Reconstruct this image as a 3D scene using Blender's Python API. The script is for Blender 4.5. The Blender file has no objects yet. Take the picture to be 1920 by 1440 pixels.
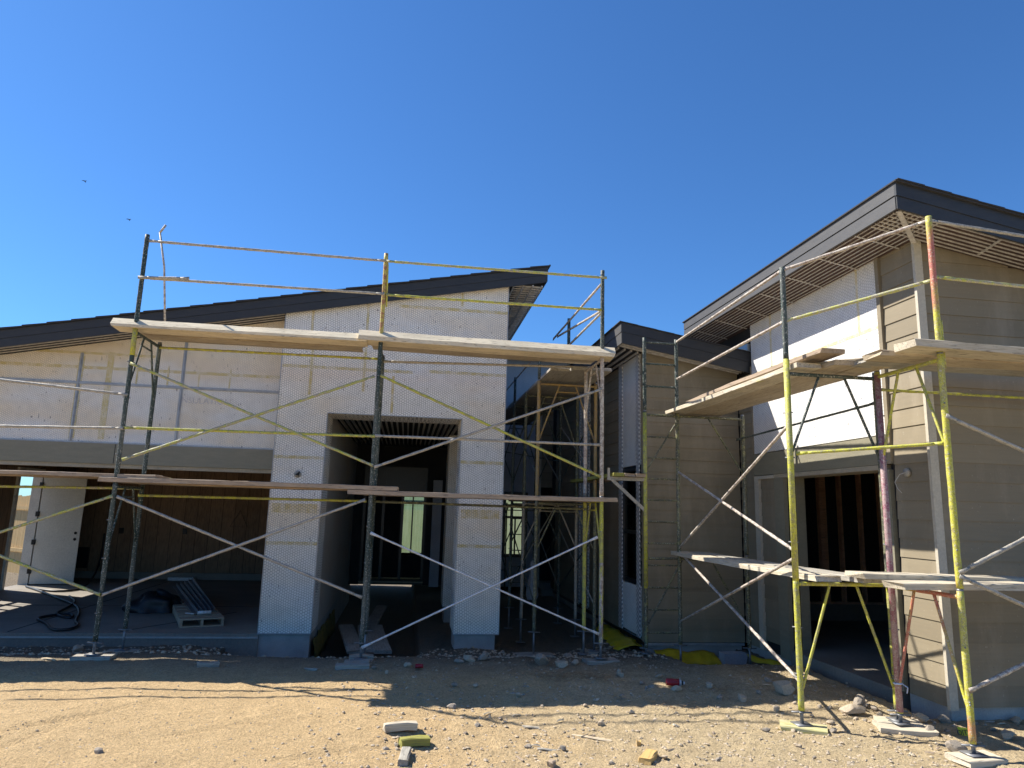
import bpy, math, random
from mathutils import Vector, Matrix, noise
random.seed(7)
S = bpy.context.scene
C = S.collection
PI = math.pi
V = Vector

# ------------------------------------------------------------------ camera
H = 1.93
YAW, PIT, ROL = [math.radians(a) for a in (8.22, 10.31, 1.62)]
FPX = 1300.0
fw = V((math.sin(YAW)*math.cos(PIT), math.cos(YAW)*math.cos(PIT), math.sin(PIT)))
r0 = V((math.cos(YAW), -math.sin(YAW), 0)); u0 = r0.cross(fw)
rr = r0*math.cos(ROL)+u0*math.sin(ROL); uu = -r0*math.sin(ROL)+u0*math.cos(ROL)
cd = bpy.data.cameras.new('camera'); co = bpy.data.objects.new('camera', cd); C.objects.link(co)
co.matrix_world = Matrix(((rr.x, uu.x, -fw.x, 0), (rr.y, uu.y, -fw.y, 0), (rr.z, uu.z, -fw.z, H), (0, 0, 0, 1)))
cd.sensor_width = 36; cd.lens = FPX/1920*36; cd.clip_end = 2000; cd.clip_start = .05
S.camera = co

def ray(x, y): return fw*FPX+rr*(x-960)-uu*(y-720)
def oY(x, y, Y): d = ray(x, y); return d*(Y/d.y)+V((0, 0, H))     # measured point of the photo on a plane of the place
def oX(x, y, X): d = ray(x, y); return d*(X/d.x)+V((0, 0, H))
def oZ(x, y, Z): d = ray(x, y); return d*((Z-H)/d.z)+V((0, 0, H))

# ------------------------------------------------------------------ materials
class NT:
    def __init__(s, name):
        s.m = bpy.data.materials.new(name); s.m.use_nodes = True
        s.t = s.m.node_tree; s.t.nodes.clear()
        s.out = s.n('OutputMaterial'); s.b = s.n('BsdfPrincipled'); s.l(s.b.outputs[0], s.out.inputs[0])
    def n(s, k, **kw):
        nd = s.t.nodes.new('ShaderNode'+k)
        for a, v in kw.items(): setattr(nd, a, v)
        return nd
    def l(s, a, b): s.t.links.new(a, b)
    def set(s, inp, v):
        if hasattr(v, 'is_output'): s.l(v, inp)
        else: inp.default_value = v
    def math(s, op, a, b=0, c=None):
        nd = s.n('Math', operation=op); s.set(nd.inputs[0], a); s.set(nd.inputs[1], b)
        if c is not None: s.set(nd.inputs[2], c)
        return nd.outputs[0]
    def vm(s, op, a, b=(0, 0, 0)):
        nd = s.n('VectorMath', operation=op); s.set(nd.inputs[0], a); s.set(nd.inputs[1], b)
        return nd.outputs['Value'] if op in ('DOT_PRODUCT', 'LENGTH') else nd.outputs[0]
    def coord(s, kind='pos', scale=(1, 1, 1)):
        if kind == 'pos': o = s.n('NewGeometry').outputs['Position']
        else: o = s.n('TexCoord').outputs['Object']
        if scale != (1, 1, 1): o = s.vm('MULTIPLY', o, scale)
        return o
    def noise(s, vec, scale, detail=4, rough=.55, dist=0):
        nd = s.n('TexNoise'); s.l(vec, nd.inputs['Vector']); nd.inputs['Scale'].default_value = scale
        nd.inputs['Detail'].default_value = detail; nd.inputs['Roughness'].default_value = rough
        nd.inputs['Distortion'].default_value = dist
        return nd.outputs[0]
    def ramp(s, f, stops, interp='LINEAR'):
        nd = s.n('ValToRGB'); s.l(f, nd.inputs[0]); cr = nd.color_ramp; cr.interpolation = interp
        while len(cr.elements) < len(stops): cr.elements.new(.5)
        for e, (p, c) in zip(cr.elements, stops):
            e.position = p; e.color = (c[0], c[1], c[2], 1) if isinstance(c, (tuple, list)) else (c, c, c, 1)
        return nd.outputs[0]
    def mix(s, f, a, b, mode='MIX'):
        nd = s.n('Mix', data_type='RGBA', blend_type=mode)
        s.set(nd.inputs[0], f)
        for i, v in ((6, a), (7, b)):
            if hasattr(v, 'is_output'): s.l(v, nd.inputs[i])
            else: nd.inputs[i].default_value = (v[0], v[1], v[2], 1)
        return nd.outputs[2]
    def bump(s, h, strength=.3, dist=.01):
        nd = s.n('Bump'); nd.inputs['Strength'].default_value = strength; nd.inputs['Distance'].default_value = dist
        s.l(h, nd.inputs['Height']); s.l(nd.outputs[0], s.b.inputs['Normal']); return nd
    def col(s, c): s.set(s.b.inputs['Base Color'], c if hasattr(c, 'is_output') else (c[0], c[1], c[2], 1))
    def rough(s, r): s.set(s.b.inputs['Roughness'], r)
    def metal(s, r): s.b.inputs['Metallic'].default_value = r

def simple(name, c, c2=None, sc=6, rough=.8, metal=0, kind='pos', bump=.15, lo=.35, hi=.65, stretch=(1, 1, 1), fine=40):
    t = NT(name); v = t.coord(kind, stretch)
    c2 = c2 or [x*.8 for x in c]
    f = t.noise(v, sc, 6, .6)
    base = t.mix(t.ramp(f, [(lo, 0), (hi, 1)]), c, c2)
    f2 = t.noise(v, fine, 3, .6)
    base = t.mix(.5, base, t.ramp(f2, [(.3, .75), (.7, 1.2)]), 'MULTIPLY')
    t.col(base); t.rough(rough); t.metal(metal)
    if bump: t.bump(f2, bump, .004)
    return t.m

def pipe(name, base, chip, spots=(.55, .52, .46), chipamt=.56, metal=.0, third=None):
    """old painted tube: paint worn to another coat, spattered with dried mortar"""
    t = NT(name); v = t.coord('obj'); w = t.coord('pos')
    f = t.noise(v, 15, 7, .78)
    c = t.mix(t.ramp(f, [(chipamt-.07, 0), (chipamt-.02, 1)]), base, chip)
    fl = t.noise(w, 1.7, 3, .6); c = t.mix(t.ramp(fl, [(.45, 0), (.7, .4)]), c, [(a+b)*.5 for a, b in zip(chip, spots)])
    if third:
        g = t.noise(t.vm('MULTIPLY', w, (1, 1, .6)), 2.2, 2, .5)
        c = t.mix(t.ramp(g, [(.5, 0), (.6, .85)]), c, third)
    f2 = t.noise(v, 55, 3, .7)
    c = t.mix(t.ramp(f2, [(.57, 0), (.62, .85)]), c, spots)
    f3 = t.noise(v, 130, 2, .5)
    c = t.mix(.45, c, t.ramp(f3, [(.38, .35), (.52, 1.12)]), 'MULTIPLY')
    t.col(c); t.rough(.62); t.metal(metal); t.bump(f2, .5, .004)
    return t.m

M = {}
M['pipe_green'] = pipe('dark green pipe paint', (.016, .04, .034), (.05, .06, .05), (.42, .42, .38), .6)
M['pipe_yellow'] = pipe('yellow green pipe paint', (.50, .50, .055), (.32, .31, .10), (.40, .37, .27), .56)
M['pipe_yellowred'] = pipe('yellow pipe with pink paint', (.52, .50, .055), (.34, .3, .1), (.5, .47, .36), .58, third=(.48, .12, .12))
M['pipe_red'] = pipe('worn red pipe paint', (.3, .06, .07), (.36, .16, .15), (.5, .42, .36), .55)
M['pipe_purple'] = pipe('dusty magenta pipe paint', (.26, .08, .12), (.34, .22, .22), (.5, .45, .42), .52)
M['pipe_grey'] = pipe('galvanised pipe with dried mortar', (.3, .29, .26), (.42, .39, .33), (.55, .5, .42), .54, .15)
M['pipe_greyyel'] = pipe('galvanised pipe oversprayed yellow', (.42, .44, .08), (.36, .34, .24), (.55, .5, .42), .55)
M['pipe_olive'] = pipe('olive mottled pipe', (.2, .2, .08), (.07, .075, .05), (.4, .38, .3), .5)
M['pipe_pale'] = pipe('pale mottled pipe', (.55, .51, .44), (.3, .26, .22), (.3, .18, .15), .56)
M['pipe_orange'] = pipe('orange yellow pipe', (.34, .23, .07), (.25, .17, .09), (.33, .27, .18), .58)
M['rod'] = pipe('bright zinc rod', (.7, .7, .7), (.55, .55, .55), (.8, .8, .8), .6, .3)
M['jack'] = simple('zinc jack', (.25, .26, .27), (.16, .16, .17), 20, .5, .5)

def woodm(name, a, b, dark, ol=.0, tint=None):
    t = NT(name); v = t.coord('obj')
    rnd = t.n('ObjectInfo').outputs['Random']
    off = t.n('CombineXYZ'); t.l(t.math('MULTIPLY', rnd, 37.0), off.inputs[0]); t.l(t.math('MULTIPLY', rnd, 11.0), off.inputs[1])
    v = t.vm('ADD', v, off.outputs[0])
    g = t.noise(t.vm('MULTIPLY', v, (1.2, 22, 22)), 3, 6, .65, .6)
    c = t.mix(t.ramp(g, [(.35, 0), (.65, 1)]), a, b)
    s = t.noise(t.vm('MULTIPLY', v, (1.5, 9, 9)), 5, 4, .7)
    c = t.mix(t.ramp(s, [(.56, 0), (.68, .8)]), c, dark)
    k = t.noise(t.vm('MULTIPLY', v, (.8, 2, 2)), 2.5, 3, .6)
    c = t.mix(.6, c, t.ramp(k, [(.3, .7), (.7, 1.15)]), 'MULTIPLY')
    if tint:
        q = t.noise(v, 1.7, 2, .5); c = t.mix(t.ramp(q, [(.68, 0), (.72, .7)]), c, tint)
    t.col(c); t.rough(.85); t.bump(g, .6, .006)
    return t.m
M['plank'] = woodm('weathered plank', (.5, .42, .3), (.36, .29, .2), (.12, .09, .06))
M['plank_pale'] = woodm('pale weathered plank', (.62, .56, .44), (.45, .39, .29), (.12, .1, .08), tint=(.5, .47, .1))
M['plank_brown'] = woodm('brown plank', (.42, .33, .24), (.32, .245, .175), (.12, .09, .07), tint=(.42, .4, .1))
M['plank_grey'] = woodm('grey old timber', (.4, .38, .33), (.27, .25, .21), (.1, .09, .08))
M['wood_new'] = woodm('new lumber', (.62, .42, .16), (.52, .33, .12), (.4, .22, .08))
M['wood_padyel'] = woodm('pad with yellow overspray', (.58, .53, .38), (.45, .43, .12), (.2, .18, .08))
M['plank_sunlit'] = woodm('timber in sunlit tone', (.78, .69, .5), (.62, .53, .38), (.2, .15, .1))  # tone lightened to stand in for direct sun on the front edge
M['wood_paintyel'] = woodm('lumber with yellow paint', (.36, .34, .06), (.26, .25, .07), (.16, .15, .06))
M['stud'] = woodm('fir stud', (.75, .46, .3), (.55, .32, .2), (.25, .14, .09))

def hexmat(name, axis, cell=.063, yellow=0.0, base=(.83, .825, .79), base2=(.86, .79, .67), wire=(.13, .12, .12), lw=.075, amt=.75):
    """white insulation board under hexagonal wire netting"""
    t = NT(name); p = t.coord('pos')
    sp = t.n('SeparateXYZ'); t.l(p, sp.inputs[0])
    ua = sp.outputs[0] if axis == 'x' else sp.outputs[1]
    wob = t.noise(p, 1.3, 2, .5); wob2 = t.noise(t.vm('ADD', p, (5, 3, 1)), 1.6, 2, .5)
    u_ = t.math('ADD', ua, t.math('MULTIPLY', wob, .10)); w_ = t.math('ADD', sp.outputs[2], t.math('MULTIPLY', wob2, .16))
    cx = t.n('CombineXYZ'); t.l(t.math('DIVIDE', w_, cell*.62), cx.inputs[0]); t.l(t.math('DIVIDE', u_, cell*.62), cx.inputs[1])
    P = t.vm('ADD', cx.outputs[0], (1000.0, 1732.05, 0))
    R = (1.0, 1.7320508, 1.0); Hh = (.5, .8660254, 0)
    a = t.vm('SUBTRACT', t.vm('MODULO', P, R), Hh); b = t.vm('SUBTRACT', t.vm('MODULO', t.vm('SUBTRACT', P, Hh), R), Hh)
    def flat(q): return t.vm('MULTIPLY', q, (1, 1, 0))
    a, b = flat(a), flat(b)
    la = t.vm('LENGTH', a); lb = t.vm('LENGTH', b)
    sel = t.math('LESS_THAN', la, lb)
    def hd(q):
        ab = t.vm('ABSOLUTE', q); s2 = t.n('SeparateXYZ'); t.l(ab, s2.inputs[0])
        return t.math('MAXIMUM', t.vm('DOT_PRODUCT', ab, (.5, .8660254, 0)), s2.outputs[0])
    d = t.math('ADD', t.math('MULTIPLY', sel, hd(a)), t.math('MULTIPLY', t.math('SUBTRACT', 1.0, sel), hd(b)))
    m = t.ramp(t.math('SUBTRACT', .5, d), [(0, 1), (lw*.6, 1), (lw*1.25, 0)])
    # the same wire mask drives both the dark line and the bump
    n1 = t.noise(t.vm('MULTIPLY', p, (.6, .6, 1.6)), 1.1, 3, .5)
    c = t.mix(t.ramp(n1, [(.44, 0), (.62, 1)]), base, base2)
    dirt = t.noise(p, 7, 5, .7); c = t.mix(.5, c, t.ramp(dirt, [(.3, .8), (.6, 1.05)]), 'MULTIPLY')
    specks = t.noise(t.vm('MULTIPLY', p, (1, 1, .35)), 42, 1, .5); c = t.mix(t.ramp(specks, [(.73, 0), (.76, .75)]), c, (.09, .08, .08))
    if yellow:
        y = t.noise(p, 9, 4, .7); c = t.mix(t.ramp(y, [(.36, .25), (.6, yellow)]), c, (.62, .5, .17))
    c = t.mix(t.math('MULTIPLY', m, amt), c, wire)
    t.col(c); t.rough(.7); t.bump(m, .5, .003)
    return t.m
M['hx'] = hexmat('wire netting over white board', 'x')
M['hxy'] = hexmat('wire netting over foam seam', 'x', yellow=.85)
M['hxs'] = hexmat('fine wire netting over white board', 'x', .05, base=(.82, .805, .77), base2=(.85, .75, .60), amt=.5)
M['hxsy'] = hexmat('fine wire netting over foam seam', 'x', .05, yellow=.8, amt=.5)
M['hy'] = hexmat('wire netting on side wall', 'y', base=(.74, .74, .73), base2=(.76, .74, .70), amt=.5)
M['hyy'] = hexmat('wire netting on side wall seam', 'y', yellow=.8, base=(.8, .8, .8), amt=.35)
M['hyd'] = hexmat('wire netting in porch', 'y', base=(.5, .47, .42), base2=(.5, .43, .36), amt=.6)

def lathm():
    t = NT('expanded metal lath'); p = t.coord('pos')
    br = t.n('TexWave', wave_type='BANDS', bands_direction='DIAGONAL'); t.l(p, br.inputs[0]); br.inputs['Scale'].default_value = 9; br.inputs['Distortion'].default_value = 1.5
    b2 = t.noise(p, 60, 2, .6)
    c = t.mix(t.ramp(br.outputs[1], [(.35, 0), (.6, 1)]), (.28, .29, .31), (.9, .9, .9))
    c = t.mix(t.ramp(b2, [(.4, 0), (.6, .5)]), c, (.3, .3, .32))
    t.col(c); t.rough(.5); t.metal(.3); t.bump(b2, .5, .005); return t.m
M['lath'] = lathm()
def sidingm():
    t = NT('taupe fibre cement siding'); p = t.coord('pos')
    f = t.noise(t.vm('MULTIPLY', p, (.35, .35, 7)), 5, 6, .65, .5)
    g = t.noise(p, .9, 3, .5)
    c = t.mix(t.ramp(f, [(.2, 0), (.8, 1)]), (.25, .21, .142), (.215, .18, .122))
    c = t.mix(.5, c, t.ramp(g, [(.3, .88), (.7, 1.1)]), 'MULTIPLY')
    sp = t.n('SeparateXYZ'); t.l(p, sp.inputs[0]); bid = t.math('FLOOR', t.math('MULTIPLY', t.math('ADD', sp.outputs[2], .05), 5.0))
    wn = t.n('TexWhiteNoise', noise_dimensions='1D'); t.l(bid, wn.inputs['W'])
    q = t.math('FRACT', t.math('ADD', t.math('DIVIDE', t.math('ADD', sp.outputs[0], sp.outputs[1]), 3.66), wn.outputs[0]))
    c = t.mix(.8, c, t.ramp(wn.outputs[0], [(0, .88), (1, 1.1)]), 'MULTIPLY')
    st = t.math('FRACT', t.math('DIVIDE', t.math('ADD', sp.outputs[0], sp.outputs[1]), .406)); zz = t.math('FRACT', t.math('MULTIPLY', t.math('ADD', sp.outputs[2], .05), 5.0))
    nail = t.math('MULTIPLY', t.math('LESS_THAN', t.math('ABSOLUTE', t.math('SUBTRACT', st, .5)), .012), t.math('LESS_THAN', t.math('ABSOLUTE', t.math('SUBTRACT', zz, .85)), .025))
    c = t.mix(t.math('MULTIPLY', nail, .45), c, (.1, .08, .06))
    dust = t.noise(t.vm('MULTIPLY', p, (1, 1, .3)), 2.2, 5, .7); c = t.mix(t.ramp(dust, [(.5, 0), (.75, .4)]), c, (.42, .36, .27))
    d = t.noise(p, 30, 3, .7); c = t.mix(t.ramp(d, [(.66, 0), (.74, .5)]), c, (.5, .46, .38))
    t.col(c); t.rough(.75); t.bump(f, .2, .002); return t.m
M['siding'] = sidingm()
M['trim'] = simple('light taupe trim paint', (.50, .46, .37), (.46, .42, .34), 5, .6, bump=.05)
M['header'] = simple('grey green painted board', (.245, .228, .165), (.215, .2, .145), 4, .6, bump=.08, stretch=(1, 1, 5))
M['beigetrim'] = simple('beige trim', (.4, .35, .26), None, 5, .7)
M['fascia'] = simple('charcoal painted fascia', (.022, .024, .029), (.03, .032, .036), 5, .55, bump=.12, stretch=(1, 1, 4))
M['fascia_side'] = simple('charcoal painted fascia side', (.06, .06, .062), (.075, .074, .074), 5, .6, bump=.12, stretch=(1, 1, 4))
M['shingle'] = simple('dark roof shingle', (.025, .026, .03), (.04, .04, .045), 30, .9, bump=.5)
M['soffit'] = simple('dark soffit board', (.10, .06, .05), (.075, .047, .042), 5, .8)
M['soffit_dark'] = simple('black soffit paper', (.02, .021, .024), (.03, .03, .034), 5, .8)
M['rib'] = simple('galvanised rib lath', (.7, .68, .64), (.5, .47, .44), 14, .5, .3, stretch=(1, 1, 1))
M['galv'] = simple('galvanised joint strip', (.42, .43, .45), (.3, .31, .33), 10, .45, .5)
M['flash'] = simple('galvanised flashing', (.5, .56, .6), (.4, .46, .5), 6, .35, .7)
M['concrete'] = simple('cured concrete', (.42, .42, .4), (.31, .31, .3), 3, .85, bump=.3, fine=70)
M['slab'] = simple('concrete floor', (.25, .225, .19), (.19, .17, .145), 1.3, .7, bump=.15, fine=30)
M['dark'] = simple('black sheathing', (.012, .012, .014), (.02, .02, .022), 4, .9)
M['darkboard'] = simple('board in deep shade tone', (.028, .03, .034), (.02, .021, .025), 2, .8)  # colour darkened to stand in for the deep shade behind the porch
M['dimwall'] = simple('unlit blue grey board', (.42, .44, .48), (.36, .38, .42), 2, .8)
M['blackframe'] = simple('black window frame', (.012, .012, .014), None, 4, .35, bump=0)
M['door'] = simple('primed white door', (.6, .58, .52), (.56, .54, .49), 2, .5, bump=.02)
M['doortrim'] = simple('primed jamb', (.6, .56, .48), (.5, .46, .4), 4, .6)
M['hw'] = simple('dark hardware', (.015, .015, .016), None, 10, .4, .6)
M['rubber'] = simple('black rubber cord', (.012, .013, .016), None, 10, .45)
M['bag'] = simple('black plastic bag', (.008, .009, .012), None, 12, .5, bump=.4)
M['whitebag'] = simple('white plastic sheet', (.4, .42, .45), (.28, .3, .33), 8, .5, bump=.4)
M['tarp'] = simple('yellow plastic sheet', (.55, .42, .012), (.42, .32, .01), 5, .5, bump=.4, fine=14)
M['tarp_dull'] = simple('dull dark yellow plastic', (.2, .16, .03), (.12, .1, .03), 8, .7, bump=.4)  # darker, less saturated tone than the other yellow sheets
M['rock'] = simple('grey brown rock', (.5, .41, .3), (.36, .3, .22), 9, .9, kind='obj', bump=.8, fine=30)
M['rockd'] = simple('dark grey rock', (.36, .31, .25), (.24, .21, .17), 9, .9, kind='obj', bump=.8, fine=30)
M['fence'] = simple('raw fence boards', (.62, .43, .2), (.5, .34, .15), 3, .8, stretch=(6, 6, .6))
M['red'] = simple('red plastic label', (.35, .01, .03), (.25, .01, .02), 8, .4)
M['whitep'] = simple('white plastic', (.6, .6, .6), None, 8, .4)
M['tapeyel'] = simple('yellow caution tape', (.75, .68, .02), None, 8, .4, bump=0)
M['black'] = simple('black print', (.01, .01, .01), None, 8, .6, bump=0)
M['print'] = simple('faded grey print', (.52, .49, .49), (.62, .59, .58), 20, .8, bump=0)
M['bird'] = simple('dark feathers', (.02, .02, .02), None, 8, .8)
M['bluetape'] = simple('pale blue ribbon', (.35, .45, .7), (.6, .65, .75), 30, .5)
M['straw'] = simple('dry straw', (.38, .26, .14), (.28, .18, .1), 20, .9)
M['foot'] = simple('pale splinter wood', (.6, .5, .34), (.5, .4, .27), 9, .9, kind='obj')

def osbm():
    t = NT('vertical grooved brown panel'); p = t.coord('pos')
    sp = t.n('SeparateXYZ'); t.l(p, sp.inputs[0])
    q = t.math('ADD', sp.outputs[0], sp.outputs[1])
    gr = t.math('FRACT', t.math('DIVIDE', q, .305))
    m = t.ramp(gr, [(.0, 1), (.02, 1), (.045, 0), (1, 0)])
    f = t.noise(t.vm('MULTIPLY', p, (9, 9, 1.6)), 3, 6, .7, .5)
    c = t.mix(t.ramp(f, [(.35, 0), (.65, 1)]), (.29, .19, .12), (.17, .11, .068))
    pan = t.math('FRACT', t.math('MULTIPLY', t.math('FLOOR', t.math('DIVIDE', q, .61)), .377))
    c = t.mix(.6, c, t.ramp(pan, [(0, .7), (1, 1.15)]), 'MULTIPLY')
    c = t.mix(t.math('MULTIPLY', m, .8), c, (.01, .007, .005))
    t.col(c); t.rough(.85); t.bump(f, .3, .004); return t.m
M['osb'] = osbm()

def groundm():
    t = NT('dry sandy dirt'); p = t.coord('pos'); sp = t.n('SeparateXYZ'); t.l(p, sp.inputs[0])
    big = t.noise(p, .7, 4, .6)
    # loose yellow sand on the open ground left of the porch, grey rubble soil along the footings and to the right
    fx = t.math('ADD', t.math('MULTIPLY', sp.outputs[0], -.55), t.math('MULTIPLY', big, 2.4))
    fy = t.math('MULTIPLY', t.math('SUBTRACT', 9.0, sp.outputs[1]), 1.1)
    mk = t.math('MINIMUM', t.math('ADD', fx, .0), fy)
    mask = t.ramp(mk, [(.0, 0), (1.0, 1)])
    n1 = t.noise(p, 5, 8, .7); n2 = t.noise(p, 38, 5, .75); n3 = t.noise(p, 80, 3, .7)
    sand = t.mix(t.ramp(n1, [(.35, 0), (.65, 1)]), (.66, .475, .25), (.55, .39, .20))
    soil = t.mix(t.ramp(n1, [(.35, 0), (.62, 1)]), (.63, .50, .30), (.48, .375, .22))
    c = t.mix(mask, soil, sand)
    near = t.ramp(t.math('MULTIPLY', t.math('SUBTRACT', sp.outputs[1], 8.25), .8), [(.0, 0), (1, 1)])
    c = t.mix(t.math('MULTIPLY', near, .85), c, (.115, .095, .075))  # house shade deepened in the soil colour, from the shadow edge inward
    c = t.mix(.9, c, t.ramp(n2, [(.3, .6), (.6, 1.16)]), 'MULTIPLY')
    c = t.mix(.75, c, t.ramp(n3, [(.34, .5), (.52, 1.08)]), 'MULTIPLY')
    t.col(c); t.rough(.95)
    h = t.math('ADD', t.math('MULTIPLY', n2, .8), t.math('MULTIPLY', n3, .35))
    t.bump(h, 1.0, .045); return t.m
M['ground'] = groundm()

def filmm():
    t = NT('backlit green view sheet'); t.t.nodes.remove(t.b)  # translucent stand-in for the bright green view through the windows
    p = t.coord('pos'); n1 = t.noise(t.vm('MULTIPLY', p, (3, 1, .3)), 4, 3, .6)
    tr = t.n('BsdfTranslucent'); t.l(t.mix(t.ramp(n1, [(.35, 0), (.65, 1)]), (.24, .28, .15), (.32, .36, .23)), tr.inputs[0])
    di = t.n('BsdfDiffuse'); di.inputs[0].default_value = (.2, .26, .16, 1)
    mx = t.n('MixShader'); mx.inputs[0].default_value = .25; t.l(tr.outputs[0], mx.inputs[1]); t.l(di.outputs[0], mx.inputs[2])
    t.l(mx.outputs[0], t.out.inputs[0]); return t.m
M['film'] = filmm()
def glassm():
    t = NT('window glass'); t.t.nodes.remove(t.b)
    tr = t.n('BsdfTransparent'); tr.inputs[0].default_value = (.8, .88, .84, 1)
    gl = t.n('BsdfGlossy'); gl.inputs['Roughness'].default_value = .02
    fr = t.n('Fresnel'); fr.inputs[0].default_value = 1.5
    mx = t.n('MixShader'); t.l(fr.outputs[0], mx.inputs[0]); t.l(tr.outputs[0], mx.inputs[1]); t.l(gl.outputs[0], mx.inputs[2])
    t.l(mx.outputs[0], t.out.inputs[0]); return t.m
M['glass'] = glassm()

# ------------------------------------------------------------------ mesh helpers
class MB:
    def __init__(s): s.v = []; s.f = []; s.sm = False
    def quad(s, a, b, c, d):
        i = len(s.v); s.v += [V(a), V(b), V(c), V(d)]; s.f.append((i, i+1, i+2, i+3)); return s
    def box(s, x0, x1, y0, y1, z0, z1):
        i = len(s.v)
        s.v += [V((x, y, z)) for z in (z0, z1) for y in (y0, y1) for x in (x0, x1)]
        s.f += [tuple(i+k for k in q) for q in ((0, 2, 3, 1), (4, 5, 7, 6), (0, 1, 5, 4), (2, 6, 7, 3), (0, 4, 6, 2), (1, 3, 7, 5))]
        return s
    def prism(s, pts, off):
        """closed polygon (list of points) extruded by vector off"""
        i = len(s.v); n = len(pts); off = V(off)
        s.v += [V(p) for p in pts]+[V(p)+off for p in pts]
        s.f.append(tuple(range(i, i+n))); s.f.append(tuple(range(i+2*n-1, i+n-1, -1)))
        for k in range(n): s.f.append((i+k, i+n+k, i+n+(k+1) % n, i+(k+1) % n))
        return s
    def bar(s, a, b, w, h, up=(0, 0, 1)):
        a = V(a); b = V(b); d = (b-a).normalized(); up = V(up)
        sd = d.cross(up)
        if sd.length < 1e-4: sd = d.cross(V((0, 1, 0)))
        sd.normalize(); u = sd.cross(d)
        i = len(s.v)
        for p in (a, b):
            for q, r in ((-1, -1), (1, -1), (1, 1), (-1, 1)): s.v.append(p+sd*(w/2*q)+u*(h/2*r))
        s.f += [(i, i+1, i+2, i+3), (i+7, i+6, i+5, i+4)]+[(i+k, i+4+k, i+4+(k+1) % 4, i+(k+1) % 4) for k in range(4)]
        return s
    def tube(s, pts, r, n=10, jit=0, step=.07):
        P = [V(p) for p in pts]
        if jit:
            Q = []
            for a, b in zip(P, P[1:]):
                k = max(1, int((b-a).length/step))
                Q += [a.lerp(b, j/k) for j in range(k)]
            P = Q+[P[-1]]
        i0 = len(s.v); m = len(P); ref = None
        for j, p in enumerate(P):
            d = (P[min(j+1, m-1)]-P[max(j-1, 0)]).normalized()
            if ref is None: ref = d.cross(V((0, 0, 1)) if abs(d.z) < .9 else V((0, 1, 0))).normalized()
            ref = (ref-d*ref.dot(d)).normalized(); w = d.cross(ref)
            for k in range(n):
                q = 2*PI*k/n; R = r*(1+(random.uniform(-jit, jit) if jit else 0))
                s.v.append(p+(ref*math.cos(q)+w*math.sin(q))*R)
        for j in range(m-1):
            for k in range(n):
                a = i0+j*n+k; b = i0+j*n+(k+1) % n; s.f.append((a, b, b+n, a+n))
        s.f.append(tuple(range(i0+n-1, i0-1, -1))); s.f.append(tuple(range(i0+(m-1)*n, i0+m*n)))
        s.sm = True
        return s

def link(o, parent=None):
    C.objects.link(o)
    if parent is not None: o.parent = parent
    return o
def rootworld(o):
    m = o.matrix_basis.copy()
    while o.parent is not None: o = o.parent; m = o.matrix_basis @ m
    return m
def obj(name, mb, mat, parent=None, label=None, smooth=None):
    me = bpy.data.meshes.new(name); inv = Matrix()
    if parent is not None: inv = rootworld(parent).inverted()
    me.from_pydata([inv @ p for p in mb.v], [], mb.f); me.update()
    if (mb.sm if smooth is None else smooth):
        me.polygons.foreach_set('use_smooth', [True]*len(me.polygons))
    me.materials.append(M[mat] if isinstance(mat, str) else mat)
    o = bpy.data.objects.new(name, me); link(o, parent)
    if label: o['label'] = label
    return o
def objs(name, mb, mat, parent=None, label=None):
    """like obj() but every loose piece becomes an object of its own"""
    own_ = list(range(len(mb.v)))
    def find(i):
        while own_[i] != i: own_[i] = own_[own_[i]]; i = own_[i]
        return i
    for f_ in mb.f:
        for k in f_[1:]: own_[find(k)] = find(f_[0])
    grp = {}
    for f_ in mb.f: grp.setdefault(find(f_[0]), []).append(f_)
    out = []
    for fs in grp.values():
        q = MB(); ix = {}; q.sm = mb.sm
        for f_ in fs:
            for k in f_:
                if k not in ix: ix[k] = len(q.v); q.v.append(mb.v[k])
            q.f.append(tuple(ix[k] for k in f_))
        out.append(obj(name, q, mat, parent, label))
    return out
def own(o):
    """moves a lone mesh's origin to the centre of its base"""
    me = o.data; vs = [v.co for v in me.vertices]
    c = V(((min(v.x for v in vs)+max(v.x for v in vs))/2, (min(v.y for v in vs)+max(v.y for v in vs))/2, min(v.z for v in vs)))
    me.transform(Matrix.Translation(-c)); o.location = c; return o
def tag(o, label, cat, group=None, kind=None):
    o['label'] = label; o['category'] = cat
    if group: o['group'] = group
    if kind: o['kind'] = kind
    return o
def thing(name, label, cat, loc, group=None):
    o = bpy.data.objects.new(name, None); C.objects.link(o); o.location = loc; o.empty_display_size = .1
    return tag(o, label, cat, group)
def struct(o): o['kind'] = 'structure'; return o

# ------------------------------------------------------------------ ground
def sm(a, b, x): t = min(1, max(0, (x-a)/(b-a))); return t*t*(3-2*t)
def bumpat(x, y, cx, cy, r, h): d = ((x-cx)**2+(y-cy)**2)/(r*r); return h*math.exp(-d)
TR = [(oZ(-60, 1432, 0), oZ(200, 1342, 0)), (oZ(-40, 1392, 0), oZ(150, 1350, 0)), (oZ(60, 1372, 0), oZ(330, 1318, 0)), (oZ(250, 1400, 0), oZ(560, 1345, 0)), (oZ(430, 1440, 0), oZ(800, 1390, 0))]
def track(x, y):
    h = 0
    for a, b in TR:
        dx, dy = b.x-a.x, b.y-a.y; L = dx*dx+dy*dy; t = ((x-a.x)*dx+(y-a.y)*dy)/L
        if -.1 < t < 1.1:
            q = abs((x-a.x)*dy-(y-a.y)*dx)/math.sqrt(L)+.03*noise.noise(V((x*2, y*2, 8)))
            w_ = max(0, min(1, 5*t, 5*(1-t)))
            h += w_*(-.014*math.exp(-(q/.045)**2)+.006*math.exp(-((q-.1)/.05)**2))
    return h
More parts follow.
